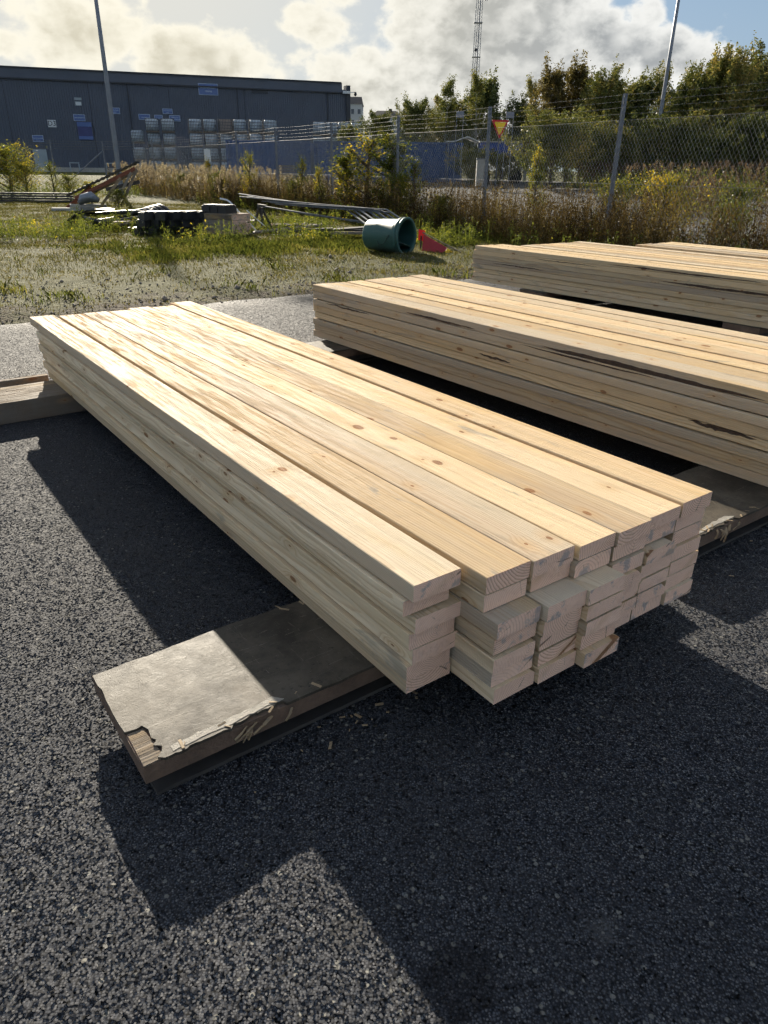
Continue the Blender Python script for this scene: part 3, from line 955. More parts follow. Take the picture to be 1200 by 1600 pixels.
for x0, x1, z0, z1, nm, mt_ in ((6.58, 8.0, 3.96, 5.71, 'loading_hatch', 'door_blue'), (1.68, 3.03, .75, 2.96, 'side_door', 'door_grey'), (5.13, 6.18, .75, 1.75, 'door_frame', 'door_grey'),
                                (8.9, 9.9, .75, 1.75, 'door_frame', 'door_grey')):
    if nm == 'door_frame':
        mb = MB()
        for q in ((x0, x0 + .12), (x1 - .12, x1)):
            mb.box(((q[0] + q[1]) / 2, -.08, (z0 + z1) / 2 - BZ), (.12, .08, z1 - z0))
        mb.box(((x0 + x1) / 2, -.08, z1 - .06 - BZ), (x1 - x0 - .25, .08, .12))
        mb.build(nm, M[mt_], wh)
    else:
        d_ = MB().box(((x0 + x1) / 2, -.09, (z0 + z1) / 2 - BZ), (x1 - x0, .08, z1 - z0)).build(nm, M[mt_], wh)
        if nm == 'loading_hatch':
            MB().box(((x0 + x1) / 2, -.14, z1 - .25 - BZ), (x1 - x0 + .05, .06, .42)).build('hatch_fold', M['sign_blue'], d_)
            MB().box(((x0 + x1) / 2, -.14, z0 + .2 - BZ), (x1 - x0 + .05, .06, .32)).build('hatch_fold', M['sign_blue'], d_)
for x in (-8.0, 12.2, 24.0, 34.5):
    MB().tube([(x, -.14, .05), (x, -.14, HT - 1.0)], .06, 6).build('downpipe', M['trim'], wh)
MB().box(((U0 + U1) / 2, -.16, HT - .98), (U1 - U0 - .6, .16, .14)).build('gutter', M['trim'], wh)
MB().box(((U0 + U1) / 2, -.07, .25), (U1 - U0, .06, .5)).build('plinth', M['concrete'], wh)
# surveillance camera on the corner
sc = empty('security_camera', BA + BU * 37.0 + BNv * .5 + Vector((0, 0, 9.55)), math.atan2(BU.y, BU.x))
tag(sc, 'small white security camera on arm at the warehouse corner', 'camera')
MB().box((-.3, 0, 0), (.85, .25, .28)).build('housing', M['sign_white'], sc)
MB().bar((.1, 0, 0), (.75, 0, .05), .07).build('arm', M['sign_white'], sc)
MB().tube([(.8, 0, .08), (.8, 0, -.1), (.8, 0, -.25), (.8, 0, -.36)], [.1, .17, .16, .05], 10).build('dome', M['sign_dark'], sc, True)


def text_mesh(txt, size):
    cu = bpy.data.curves.new('txt', 'FONT')
    cu.body = txt; cu.size = size; cu.align_x = 'CENTER'; cu.align_y = 'CENTER'; cu.extrude = .004
    ob = bpy.data.objects.new('txt', cu)
    col.objects.link(ob)
    bpy.context.view_layer.update()
    me = bpy.data.meshes.new_from_object(ob.evaluated_get(bpy.context.evaluated_depsgraph_get()))
    bpy.data.objects.remove(ob)
    return me


def wall_sign(u0, u1, z1, z0, label, lines=(), face='sign_blue', edge='sign_edge', text=None):
    """lines: (height fraction, start, end) of the illegible lettering rows"""
    w, h_ = u1 - u0, z1 - z0
    root = empty('wall_sign', BA + BU * ((u0 + u1) / 2) + BNv * .12 + Vector((0, 0, (z0 + z1) / 2)), math.atan2(BU.y, BU.x))
    tag(root, label, 'sign', 'signs on the warehouse wall')
    MB().box((0, .02, 0), (w, .05, h_)).build('sign_border', M[edge], root)
    MB().box((0, -.012, 0), (w - .12, .03, h_ - .12)).build('sign_face', M[face], root)
    if text:
        o_ = link('lettering', text_mesh(text, h_ * .95), M['sign_dark'], root)
        o_.rotation_euler = (R(90), 0, 0); o_.location = (0, -.035, 0)
    rr = random.Random(int(u0 * 100))
    for fz, f0, f1 in lines:
        mb = MB(); x = -w / 2 + w * f0
        while x < -w / 2 + w * f1:
            s_ = rr.uniform(.035, .07)
            mb.box((x + s_ / 2, -.032, (fz - .5) * h_ + rr.uniform(-.01, .01)), (s_, .008, h_ * .15 * rr.uniform(.75, 1.05)))
            x += s_ + rr.uniform(.012, .03)
        mb.build('lettering', M['sign_edge'], root)
    return root


wall_sign(19.76, 21.9, 9.83, 8.70, 'large blue sign with two lettering rows high on the warehouse wall', [(.64, .1, .88), (.34, .36, .68)])
wall_sign(3.64, 4.46, 5.80, 5.10, 'white sign reading D3 on the warehouse wall', face='sign_white', edge='sign_white', text='D3')
wall_sign(1.87, 2.96, 4.31, 3.67, 'small blue sign lowest and leftmost on the warehouse wall', [(.55, .1, .9), (.25, .3, .7)])
wall_sign(6.3, 7.49, 6.40, 5.76, 'small blue sign directly above the blue loading hatch', [(.5, .1, .9)])
wall_sign(6.68, 7.38, 7.98, 7.74, 'thin pale grey strip sign above a small grey sign', [], 'door_grey', 'door_grey')
wall_sign(6.69, 7.34, 7.62, 7.22, 'small pale grey sign under the thin strip sign', [], 'sign_white', 'door_grey')
wall_sign(10.0, 11.16, 7.16, 6.55, 'small blue sign right behind the left lamp post', [(.6, .1, .9), (.3, .35, .65)])
wall_sign(13.04, 14.26, 6.64, 6.08, 'small blue sign left of two others above the tank stack', [(.4, .2, .95)])
wall_sign(14.72, 15.60, 6.60, 6.18, 'small blue sign in middle of the cluster above the tanks', [(.5, .2, .95)])
wall_sign(15.66, 16.73, 7.24, 6.72, 'small blue sign on top of the sign cluster above the tanks', [(.62, .1, .9), (.3, .4, .6)])
wall_sign(16.31, 17.49, 6.61, 6.02, 'small blue sign lowest right of the cluster above the tanks', [(.6, .2, .8), (.3, .25, .95)])

# ------------------------------------------------------------------ caged tanks


def tank_mesh():
    bm = bmesh.new()
    bmesh.ops.create_cube(bm, size=1.0)
    for v in bm.verts:
        v.co = Vector((v.co.x * 1.12, v.co.y * .94, v.co.z * .96 + .64))
    bmesh.ops.bevel(bm, geom=bm.edges[:], offset=.09, segments=2, affect='EDGES')
    me = bpy.data.meshes.new('tank'); bm.to_mesh(me); bm.free()
    return me


def cage_mesh():
    mb = MB()
    for y in (-.49, .49):
        for i in range(9):
            mb.box((-.56 + .14 * i, y, .65), (.034, .03, 1.0))
        for j in range(5):
            mb.box((0, y * 1.015, .17 + .24 * j), (1.18, .03, .038))
    for x in (-.58, .58):
        for i in range(7):
            mb.box((x, -.42 + .14 * i, .65), (.022, .022, 1.0))
        for j in range(5):
            mb.box((x * 1.01, 0, .17 + .24 * j), (.022, .98, .026))
    return mb.mesh('cage')


def pallet_mesh():
    mb = MB()
    for y in (-.45, 0, .45):
        mb.box((0, y, .07), (1.18, .1, .085))
    for i in range(5):
        mb.box((-.5 + .25 * i, 0, .125), (.14, .98, .022))
    return mb.mesh('pallet')


ibc = empty('caged_tank')
link('tank', tank_mesh(), M['ibc'], ibc, True)
link('cage', cage_mesh(), M['cage'], ibc)
link('pallet', pallet_mesh(), M['pallet'], ibc)
tan_mesh = tank_mesh(); tan_mesh.materials.append(M['ibc_tan'])
first = [True]


def put_tank(x, y, z, label, group, tan=False, rz=0.0):
    o = ibc if first[0] else copy_tree(ibc)
    first[0] = False
    o.location = (x, y, z); o.rotation_euler = (0, 0, rz)
    tag(o, label, 'tank', group)
    if tan:
        for ch in o.children:
            if ch.name.startswith('tank'):
                ch.data = tan_mesh


HR = 1.165
GZ = .76
rown = ['bottom', 'second', 'third', 'top']
rr = random.Random(3)
for c_ in range(6):
    for l_ in range(4):
        put_tank(-17.75 + 1.36 * c_ + rr.uniform(-.06, .06), 74 + rr.uniform(-.12, .12), GZ + HR * l_,
                 f'white caged tank in the big wall stack, {rown[l_]} row, {"leftmost" if c_ == 0 else "rightmost" if c_ == 5 else ORD[c_] + " from left"}',
                 'caged tanks in the big wall stack', tan=(c_ == 2 and l_ == 3), rz=.33 * .9 + rr.uniform(-.03, .03))
for c_ in range(2):
    for l_ in range(4):
        put_tank(-21.95 + 1.45 * c_, 75 + rr.uniform(-.1, .1), GZ + HR * l_ + .02,
                 f'white caged tank in two-wide stack below small signs, {rown[l_]} row, {("left", "right")[c_]}', 'caged tanks in the two-wide stack', rz=.3)
for l_ in range(3):
    put_tank(-23.45, 75, GZ + HR * l_ + .25 * (l_ > 1), f'caged tank at far left of the tank stacks, {rown[l_] if l_ < 2 else "upper"} one', 'caged tanks at the far left', rz=.3)
for c_ in range(4):
    for l_ in range(4):
        put_tank(-6.4 + 1.12 * c_ + rr.uniform(-.03, .03), 73.6 + .25 * c_, GZ + HR * l_ - .12,
                 f'caged tank above the blue container, {rown[l_]} row, {["leftmost", "second from left", "third from left", "rightmost"][c_]}', 'caged tanks behind the blue container', rz=.1)

# ------------------------------------------------------------------ containers


def container(loc, L, rz, label):
    root = empty('shipping_container', loc, rz)
    tag(root, label, 'container', 'blue shipping containers')
    H_, W_ = 2.55, 2.44
    pts = []
    n = int(L / .28)
    for i in range(n):
        x = .1 + (L - .2) * i / n
        s_ = (L - .2) / n
        pts += [(x, .04), (x + s_ * .35, .04), (x + s_ * .5, 0), (x + s_ * .85, 0)]
    pts.append((L - .1, .04))
    mb = MB(); k = len(pts)
    mb.add([(x, y, .16) for x, y in pts] + [(x, y, H_ - .12) for x, y in pts], [(i, i + 1, i + 1 + k, i + k) for i in range(k - 1)])
    mb.build('side_wall', M['container'], root)
    MB().box((L / 2, W_ / 2 + .04, H_ / 2 + .02), (L - .1, W_ - .08, H_ - .2)).build('shell', M['container'], root)
    for z in (.08, H_ - .06):
        MB().box((L / 2, .02, z), (L - .26, .1, .14 if z < 1 else .12)).build('rail', M['container'], root)
    for x in (.07, L - .07):
        MB().box((x, .02, H_ / 2), (.13, .12, H_)).build('corner_post', M['container'], root)
    return root


container((-11.6, 56.9, .66), 6.06, R(-3), 'short blue shipping container left of the long one')
container((-5.25, 56.0, .66), 10.4, R(-2.5), 'long blue shipping container behind the road')
# stack of pallets in front
for i in range(6):
    o = link('wooden_pallet', bpy.data.meshes['pallet'].copy(), None)
    o.location = (-7.1 + rr.uniform(-.05, .05), 54.6, .72 + .16 * i); o.rotation_euler = (0, 0, rr.uniform(-.05, .05)); o.scale = (1.05, 1.0, 1.05)
    tag(o, f'grey wooden pallet in front of blue container, {["lowest", "second lowest", "third lowest", "third highest", "second highest", "topmost"][i]} of the pile', 'pallet', 'pallets before the container')

# trailer with blue curtain and pale roof edge, a tarp, a grey cabinet
cn = empty('canopy_trailer', (6.0, 51.5, .7), R(-2)); tag(cn, 'blue curtain-sided trailer body half hidden behind the yield sign', 'trailer')
MB().box((1.1, 0, 2.0), (2.6, 2.2, .78)).build('curtain', M['canopy_blue'], cn)
MB().box((1.1, -.02, 2.43), (2.75, 2.3, .07)).build('roof_edge', M['concrete'], cn)
MB().box((1.1, .1, 1.45), (2.4, 2.0, .3)).build('chassis', M['trim'], cn)
for x in (.1, 2.1):
    MB().tube([(x, -1.0, .45), (x, -.75, .45)], .45, 14).build('wheel', M['black_plastic'], cn)
tp = MB()
n = 10
tpv = []
for i in range(n + 1):
    x = i / n * 2.4
    zc = .28 * math.exp(-((x - 1.25) / .5) ** 2)
    for y in (-1, 1):
        tpv += [(x, y, zc + .0), (x, y, zc + .05)]
tpf = []
for i in range(n):
    b_ = i * 4
    tpf += [(b_, b_ + 4, b_ + 5, b_ + 1), (b_ + 1, b_ + 5, b_ + 7, b_ + 3), (b_ + 2, b_ + 3, b_ + 7, b_ + 6), (b_, b_ + 2, b_ + 6, b_ + 4)]
tpf += [(0, 1, 3, 2), (n * 4, n * 4 + 2, n * 4 + 3, n * 4 + 1)]
tp.add(tpv, tpf)
o = tp.build('roof_tarp', M['tarp_white'], None, True); o.location = (3.75, 52.5, 3.12)
tag(o, 'pale peaked tarp sheet on a shelter beside the trailer', 'tarp')
sh = empty('shelter_frame', (3.75, 52.5, .7)); tag(sh, 'grey shelter posts carrying the pale tarp', 'shelter')
for x in (.08, 2.3):
    for y in (-.9, .9):
        MB().box((x, y, 1.2), (.08, .08, 2.4)).build('post', M['post'], sh)
cb = empty('utility_cabinet', (5.1, 44.2, .66)); tag(cb, 'tall grey utility cabinet standing left of the near fence post', 'cabinet')
MB().box((0, 0, .72), (.42, .35, 1.36)).build('body', M['concrete'], cb)
MB().box((0, -.19, .72), (.34, .02, 1.2)).build('door', M['concrete'], cb)
MB().box((0, 0, 1.43), (.48, .42, .06)).build('cap', M['galv'], cb)

# ------------------------------------------------------------------ far houses, mast, lamps, signs
ap = empty('apartment_block', (-8.9, 250, 0)); tag(ap, 'white apartment block with dark roof beside the warehouse corner', 'apartment block')
MB().box((-3.5, 6, 9.6), (8.0, 12, 19.2)).build('wall', M['facade'], ap)
MB().add([(-7.7, -.3, 19.2), (.7, -.3, 19.2), (.7, 12.3, 19.2), (-7.7, 12.3, 19.2), (-7.2, 6, 21.6), (.2, 6, 21.6)],
         [(0, 1, 5, 4), (2, 3, 4, 5), (1, 2, 5), (3, 0, 4), (3, 2, 1, 0)]).build('roof', M['roof_dark'], ap)
for l_ in range(6):
    for c_ in range(4):
        wv = MB().box((-6.4 + 2.0 * c_, -.06, 17.2 - 2.9 * l_), (.9, .1, 1.3)).build('window', M['glass_far'], ap)
hs = empty('house', (-.9, 246, 0)); tag(hs, 'low house with dark pitched roof and chimney among far treetops', 'house')
MB().box((0, 5, 7.9), (9, 9, 15.8)).build('wall', M['facade'], hs)
rf = MB().add([(-5, -.3, 15.8), (5, -.3, 15.8), (5, 10.3, 15.8), (-5, 10.3, 15.8), (-2.8, 5, 17.6), (3.0, 5, 17.6)],
              [(0, 1, 5, 4), (2, 3, 4, 5), (1, 2, 5), (3, 0, 4), (3, 2, 1, 0)]).build('roof', M['roof_dark'], hs)
MB().box((1.2, 4.2, 17.6), (1.0, .9, .9)).build('chimney', M['roof_dark'], rf)

ms = empty('lattice_mast', (30.6, 300, 0)); tag(ms, 'tall thin steel lattice mast rising behind the trees', 'mast')
Hm = 75.0
tri = [Vector((math.cos(a_), math.sin(a_), 0)) for a_ in (R(95), R(215), R(335))]
wid = lambda z: 1.75 - .7 * z / Hm
for k in range(3):
    MB().tube([tri[k] * wid(0), tri[k] * wid(Hm) + Vector((0, 0, Hm))], .11, 6).build('mast_leg', M['lamp_post'], ms)
    k2 = (k + 1) % 3
    mb = MB(); z = 0; fl = 0
    while z < Hm - 1.6:
        p = tri[k] * wid(z) + Vector((0, 0, z)); q = tri[k2] * wid(z + 1.6) + Vector((0, 0, z + 1.6))
        if fl: p, q = tri[k2] * wid(z) + Vector((0, 0, z)), tri[k] * wid(z + 1.6) + Vector((0, 0, z + 1.6))
        mb.bar(p, q, .075); z += 1.6; fl ^= 1
    mb.build('mast_bracing', M['lamp_post'], ms)
MB().bar((.5, -.3, 0), (.3, -.2, Hm), .38).build('cable_ladder', M['lamp_post'], ms)
for z in (37.8, 48.0, 58):
    MB().box((0, 0, z), (3.1, 2.2, .12)).build('platform', M['lamp_post'], ms)
MB().tube([(-.4, -1.3, 39.8), (-.4, -1.8, 39.8)], .55, 10).build('dish', M['sign_dark'], ms)
for x in (2.0, 2.6):
    MB().box((x, -.6, 55.2), (.28, .2, 1.7)).build('antenna', M['sign_dark'], ms)
MB().bar((0, 0, 56.5), (3.0, -.6, 56.5), .1).build('antenna_arm', M['lamp_post'], ms)


def lamp_post(loc, r0, r1, h_, label, side=1):
    root = empty('lamp_post', loc); tag(root, label, 'lamp post', 'yard lamp posts')
    MB().tube([(0, 0, z) for z in (0, .05, h_ * .5, h_)], [r0, r0, (r0 + r1) / 2, r1], 12).build('pole', M['lamp_post'], root, True)
    MB().tube([(0, 0, .0), (0, 0, .12)], r0 * 1.9, 12).build('base_plate', M['lamp_post'], root)
    MB().tube([(0, 0, h_), (side * .5, 0, h_ + .35), (side * 1.3, 0, h_ + .45)], .04, 8).build('arm', M['lamp_post'], root)
    MB().box((side * 1.7, 0, h_ + .47), (.8, .3, .12)).build('lamp_head', M['lamp_post'], root)
    MB().box((0, -r0 * 1.0, 1.1), (r0 * .9, .02, .45)).build('hatch', M['trim'], root)


lamp_post((-14.35, 42, 0), .135, .075, 12, 'grey steel lamp post in front of the warehouse, left', 1)
lamp_post((14.92, 45, .6), .12, .07, 12, 'grey steel lamp post among the trees, right', -1)

ys_ = empty('yield_sign', (4.50, 33, rise(4.36, 33) + .05), R(12)); tag(ys_, 'yellow and red triangular yield sign on thin pole beside fence post', 'sign')


def rtri(w, h_, r):
    pts = []
    for (cx, cy, a0) in ((-w / 2 + r * 1.6, -r, 90), (0, -h_ + r * 2, 210), (w / 2 - r * 1.6, -r, 330)):
        for i in range(5):
            a_ = R(a0 + i * 30)
            pts.append((cx + r * math.cos(a_), cy + r * math.sin(a_)))
    return pts


zt_ = 3.36 - ys_.location.z
for nm, w_, h_, mt_, y_ in (('sign_border', .74, .69, 'red_paint', 0), ('sign_face', .52, .485, 'yellow_paint', -.008)):
    mb = MB(); poly = rtri(w_, h_, .03); off = (0.0 if nm == 'sign_border' else -.072)
    k = len(poly)
    mb.add([(x, y_ - .008, z + zt_ + off) for x, z in poly] + [(x, y_ + .004, z + zt_ + off) for x, z in poly],
           [tuple(range(k)), tuple(reversed(range(k, 2 * k)))] + [((i + 1) % k, i, i + k, (i + 1) % k + k) for i in range(k)])
    mb.build(nm, M[mt_], ys_)
MB().tube([(0, .035, 0), (0, .035, zt_ + .1)], .025, 8).build('pole', M['galv'], ys_)
MB().box((0, .016, zt_ - .2), (.4, .02, .03)).build('bracket', M['galv'], ys_)

for (x, lab) in ((3.12, 'small grey board on two thin posts, left of the yield sign'), (5.33, 'small grey board on two thin posts, right of the yield sign')):
    z0 = rise(x, 36)
    rt = empty('notice_board', (x, 36, z0)); tag(rt, lab, 'sign', 'grey boards on posts beyond the fence')
    MB().box((0, 0, 3.72 - z0), (.34, .03, .24)).build('board', M['lamp_post'], rt)
    for s_ in (-.15, .15):
        MB().tube([(s_, .03, 0), (s_, .03, 3.8 - z0)], .012, 6).build('post', M['lamp_post'], rt)

# ------------------------------------------------------------------ chain-link fence
fence = empty('chain_link_fence', FP); tag(fence, 'galvanised chain-link fence with barbed wire running behind the stacks', 'fence')
POSTS = [-8.6, -4.2, 0.0, 4.21, 8.45, 12.76, 17.51, 21.89, 26.43, 31.07, 36.07, 40.55]
PH = 2.9
fz = lambda s_: 0.0


def fpt(s_, z, off=0.0):
    return FU * s_ + FN * off + Vector((0, 0, z))


for i, s_ in enumerate(POSTS):
    w = .085 if i < 7 else .075
    mb = MB()
    lean = .02 * math.sin(i * 2.3)
    p, q = fpt(s_, -.1), fpt(s_ + lean, PH)
    # angle-section post: two flanges
    mb.bar(p + FN * .0, q + FN * .0, w, .012, up=tuple(FU)); mb.bar(p + FU * (w / 2) + FN * -.001, q + FU * (w / 2) + FN * -.001, .012, w * .8, up=tuple(FU))
    po = mb.build('post', M['post'], fence)
    for z in (2.52, 2.63, 2.74, 2.85):
        MB().box(fpt(s_ - .03, z, -.03), (.03, .03, .03)).build('wire_clip', M['galv'], po)
for i in range(len(POSTS) - 1):
    s0, s1 = POSTS[i], POSTS[i + 1]
    for z in (2.55, 2.66, 2.77, 2.88):                # strands with barbs
        pts = [fpt(s0 + (s1 - s0) * k / 6, z - .05 * (k / 6) * (1 - k / 6) * 4 * .5, -.045) for k in range(7)]
        mb = MB().tube(pts, .002, 4)
        if i < 8:
            for k in range(1, int((s1 - s0) / .16)):
                p = fpt(s0 + .16 * k, z - .01, -.045)
                mb.bar(p - Vector((.012, .01, .018)), p + Vector((.012, .01, .018)), .004)
        mb.build('barbed_wire', M['wire'], fence)
    for z in (.12, 1.3, 2.44):
        MB().tube([fpt(s0, z, -.03), fpt((s0 + s1) / 2, z - .012, -.03), fpt(s1, z, -.03)], .004, 4).build('line_wire', M['wire'], fence)
    # woven mesh: two families of slanting wires, offset in depth, 8 cm diamonds
    pitch = .088 if i < 6 else .14
    wr = .0030 if i < 4 else .0036
    L = s1 - s0; zt_, zb_ = 2.44, .06; Hh = zt_ - zb_
    kx = .68                                          # run per rise
    mb = MB()
    for fam in (1, -1):
        x = -Hh * kx
        while x < L + Hh * kx:
            xa, xb = (x, x + Hh * kx) if fam == 1 else (x + Hh * kx, x)
            # clip to the bay
            def clip(xa, za, xb, zb):
                t0, t1 = 0.0, 1.0
                dx_ = xb - xa
                if dx_:
                    ta, tb = (0 - xa) / dx_, (L - xa) / dx_
                    t0, t1 = max(t0, min(ta, tb)), min(t1, max(ta, tb))
                return None if t1 - t0 < .01 else (xa + dx_ * t0, za + (zb - za) * t0, xa + dx_ * t1, za + (zb - za) * t1)
            c_ = clip(xa, zb_, xb, zt_)
            if c_:
                mb.tube([fpt(s0 + c_[0], c_[1], .012 * fam - .02), fpt(s0 + c_[2], c_[3], .012 * fam - .02)], wr, 3, caps=False)
            x += pitch
    m_ = mb.build('mesh_panel', M['mesh_wire'], fence); m_['kind'] = 'stuff'
for off, w_, h_ in ((1.0, .28, .50), (1.5, .2, .52)):
    MB().box(fpt(26.43 - off * .6, 2.12 - .1 * off, -.08), (w_, .02, h_), Matrix.Rotation(-.5 + .1 * off, 3, 'Z')).build('notice_plate', M['sign_white'], fence)
# wire fence going left from the corner
CF = Vector((-19.0, 53.1, 0)); CU = Vector((-2.8, -1.3, 0)).normalized()
f2 = empty('wire_fence', CF); tag(f2, 'sagging wire fence with braced corner post, far left', 'fence')
cps = [0, 3.2, 7.4, 11.6]
for s_ in cps:
    MB().tube([CU * s_, CU * s_ + Vector((0, 0, 2.95))], .055, 8).build('post', M['post'], f2)
MB().tube([CU * .1 + Vector((0, 0, 2.3)), CU * 3.0 + Vector((.2, -.4, .1))], .04, 8).build('brace', M['post'], f2)
cf_rel = FP + FU * 40.55 - CF
for z in (2.45, 2.6, 2.75, 2.9):
    MB().tube([CU * -.0 + Vector((0, 0, z)), CU * 3.2 + Vector((0, 0, z - .03)), CU * 7.4 + Vector((0, 0, z)), CU * 11.6 + Vector((0, 0, z))], .011, 4).build('strand', M['wire'], f2)
    MB().tube([CU * 0 + Vector((0, 0, z)), cf_rel + Vector((0, 0, z))], .011, 4).build('strand', M['wire'], f2)

# ------------------------------------------------------------------ scrap by the fence
# green tub on its side
axis = Vector((.83, -.56, 0)).normalized()
tub = empty('plastic_tub', (.36, 14.9, 0), math.atan2(axis.y, axis.x)); tag(tub, 'green plastic tub lying on its side by the fence', 'tub')


def lathe_x(prof, n=32):
    vs = []; fs = []
    for x, r in prof:
        for j in range(n):
            a_ = 2 * math.pi * j / n
            vs.append((x, r * math.cos(a_), r * math.sin(a_)))
    for i in range(len(prof) - 1):
        for j in range(n):
            a_, b_ = i * n + j, i * n + (j + 1) % n
            fs.append((a_, b_, b_ + n, a_ + n))
    return vs, fs


TR = .325
body = lathe_x([(-.86, 0), (-.86, TR * .84), (-.84, TR * .88), (-.56, TR * .92), (-.55, TR * .935), (-.16, TR * .975), (-.15, TR * 1.01), (-.02, TR * 1.0)])
mb = MB().add(*body); mb.v = [(x, y, z + TR) for x, y, z in mb.v]; mb.build('body', M['green_plastic'], tub, True)
rim = lathe_x([(-.10, TR * 1.0), (-.10, TR * 1.07), (-.08, TR * 1.09), (-.045, TR * 1.09), (-.04, TR * 1.02), (-.015, TR * 1.03), (-.012, TR * 1.10), (.015, TR * 1.11), (.02, TR * 1.06), (.02, TR * .95), (-.02, TR * .95)])
mb = MB().add(*rim); mb.v = [(x, y, z + TR) for x, y, z in mb.v]; mb.build('rim', M['green_plastic'], tub, True)
inn = lathe_x([(-.015, TR * .952), (-.15, TR * .93), (-.84, TR * .85), (-.845, 0)])
mb = MB().add(*inn); mb.v = [(x, y, z + TR) for x, y, z in mb.v]; mb.build('inside_wall', M['green_inner'], tub, True)
mb = MB(); mb.prism([(-.02 + .25 * math.cos(a_), .27 * math.sin(a_)) for a_ in np.linspace(math.pi * .5, math.pi * 1.5, 12)], .17, .185)
o_ = mb.build('inner_flap', M['green_inner'], tub); o_.rotation_euler = (R(-14), 0, 0)
MB().tube([(-.5, -.28, .25), (-.42, -.33, .17), (-.3, -.335, .2), (-.2, -.325, .36)], .006, 5).build('bail_handle', M['black_plastic'], tub)

# red marker board and flap
rd = empty('marker_board', (.70, 15.35, 0)); tag(rd, 'fallen red marker board with yellow tip beside the green tub', 'marker board')
MB().add([(0, 0, .02), (.02, .05, .34), (.50, -.12, .10), (.42, -.14, .0), (0, .03, .02), (.02, .08, .34), (.50, -.09, .10), (.42, -.11, .0)],
         [(0, 3, 2, 1), (4, 5, 6, 7), (0, 1, 5, 4), (1, 2, 6, 5), (2, 3, 7, 6), (3, 0, 4, 7)]).build('board', M['red_plastic'], rd)
MB().add([(.43, -.14, .0), (.505, -.125, .098), (.60, -.15, .03), (.56, -.16, .0), (.43, -.11, .0), (.505, -.095, .098), (.60, -.12, .03), (.56, -.13, .0)],
         [(0, 3, 2, 1), (4, 5, 6, 7), (0, 1, 5, 4), (1, 2, 6, 5), (2, 3, 7, 6), (3, 0, 4, 7)]).build('tip', M['yellow_paint'], rd)
MB().bar((.0, .06, .37), (.78, -.15, .02), .03, .02).build('edge_rail', M['pallet'], rd)
MB().add([(-.08, .16, .22), (.03, .12, .20), (.06, .12, .40), (-.07, .2, .42), (-.08, .166, .22), (.03, .126, .20), (.06, .126, .40), (-.07, .206, .42)],
         [(0, 3, 2, 1), (4, 5, 6, 7), (0, 1, 5, 4), (1, 2, 6, 5), (2, 3, 7, 6), (3, 0, 4, 7)]).build('flap', M['red_flap'], rd)
MB().bar((-.03, .15, .0), (-.02, .15, .3), .03).build('stake', M['black_plastic'], rd)

# heap of steel rails: long ones rise to the left over a support, ends fan out behind the tub
rr = random.Random(12)
for i in range(10):
    f_ = i / 9
    p0 = Vector((-3.95 + 1.3 * f_ + rr.uniform(-.25, .25), 20.7 - .9 * f_, .86 - .20 * f_ + rr.uniform(-.03, .03)))
    p1 = Vector((-1.0 + .12 * i, 18.9 - .10 * i, .60 + .03 * (i % 3)))
    p2 = Vector((-.15 + .10 * i, 16.4 + .12 * i, .22 + .03 * (i % 3)))
    root = empty('steel_rail', p0)
    tag(root, f'long galvanised steel rail in the scrap heap behind the tub, {ORD[i]} from the front', 'steel rail', 'steel rails in the scrap heap')
    MB().bar((0, 0, 0), p1 - p0, .055, .022).build('bar', M['galv'], root)
    MB().bar(p1 - p0 + Vector((0, 0, .001)), p2 - p0, .045, .024).build('bent_end', M['galv'], root)
for i in range(6):
    p0 = Vector((-3.1 + .22 * i, 19.6 - .12 * i, .62 - .03 * i)); p1 = Vector((-.55 + .10 * i, 18.0 - .1 * i, .36 + .02 * (i % 2)))
    root = empty('steel_rail', p0)
    tag(root, f'steel rail of the lower layer in the scrap heap, {ORD[i]} from the back', 'steel rail', 'steel rails in the scrap heap')
    MB().bar((0, 0, 0), p1 - p0, .05, .02).build('bar', M['galv'], root)
    MB().bar(p1 - p0, p1 - p0 + Vector((.55, -1.0, -.2)), .045, .02).build('bent_end', M['galv'], root)
fr = empty('bent_tube', (-3.28, 19.2, 0)); tag(fr, 'bent pale tube frame leaning between crate and rails', 'tube frame')
MB().tube([(.0, 0, .05), (-.70, .3, .72), (-.78, .34, .76), (-.95, .36, .79)], .022, 8).build('upright_tube', M['sign_white'], fr)
MB().tube([(.0, 0, .06), (1.4, .1, .09), (2.75, .3, .12)], .03, 8).build('long_tube', M['galv'], fr)
MB().tube([(.25, .4, .06), (-.4, .9, .5)], .012, 6).build('thin_tube', M['sign_white'], fr)
for k, (x0, x1) in enumerate(((.35, .75), (.9, 1.3))):
    MB().bar((x0, -.7, .03), (x1, -.62, .04), .07, .02).build('strap', M['galv'], fr)
sp = empty('trestle', (-2.4, 20.0, 0)); tag(sp, 'low dark trestle carrying the steel rails', 'trestle')
MB().bar((-1.05, .6, .60), (-.75, .0, .60), .07, .07).build('beam', M['corrug'], sp)
for x, y in ((-1.2, .5), (-.9, .62), (-.9, .02), (-.6, .1)):
    MB().bar((x, y, 0), (-.95 + (y - .3) * -.3, y * .9, .58), .05).build('leg', M['corrug'], sp)

# wooden crate with black blocks on it
cr = empty('wooden_crate', (-4.05, 18.9, 0), R(-28)); cr.scale = (1.12, 1.12, 1.12); tag(cr, 'greyed wooden crate left of the bent tube frame', 'crate')
for i in range(4):
    for y in (-.3, .3):
        MB().box((0, y, .055 + .105 * i), (1.0, .025, .098)).build('board', M['old_wood'], cr)
    for x in (-.49, .49):
        MB().box((x, 0, .055 + .105 * i), (.025, .57, .098)).build('board', M['old_wood'], cr)
MB().box((0, 0, .43), (1.03, .64, .02)).build('lid', M['old_wood'], cr)
blk = MB()


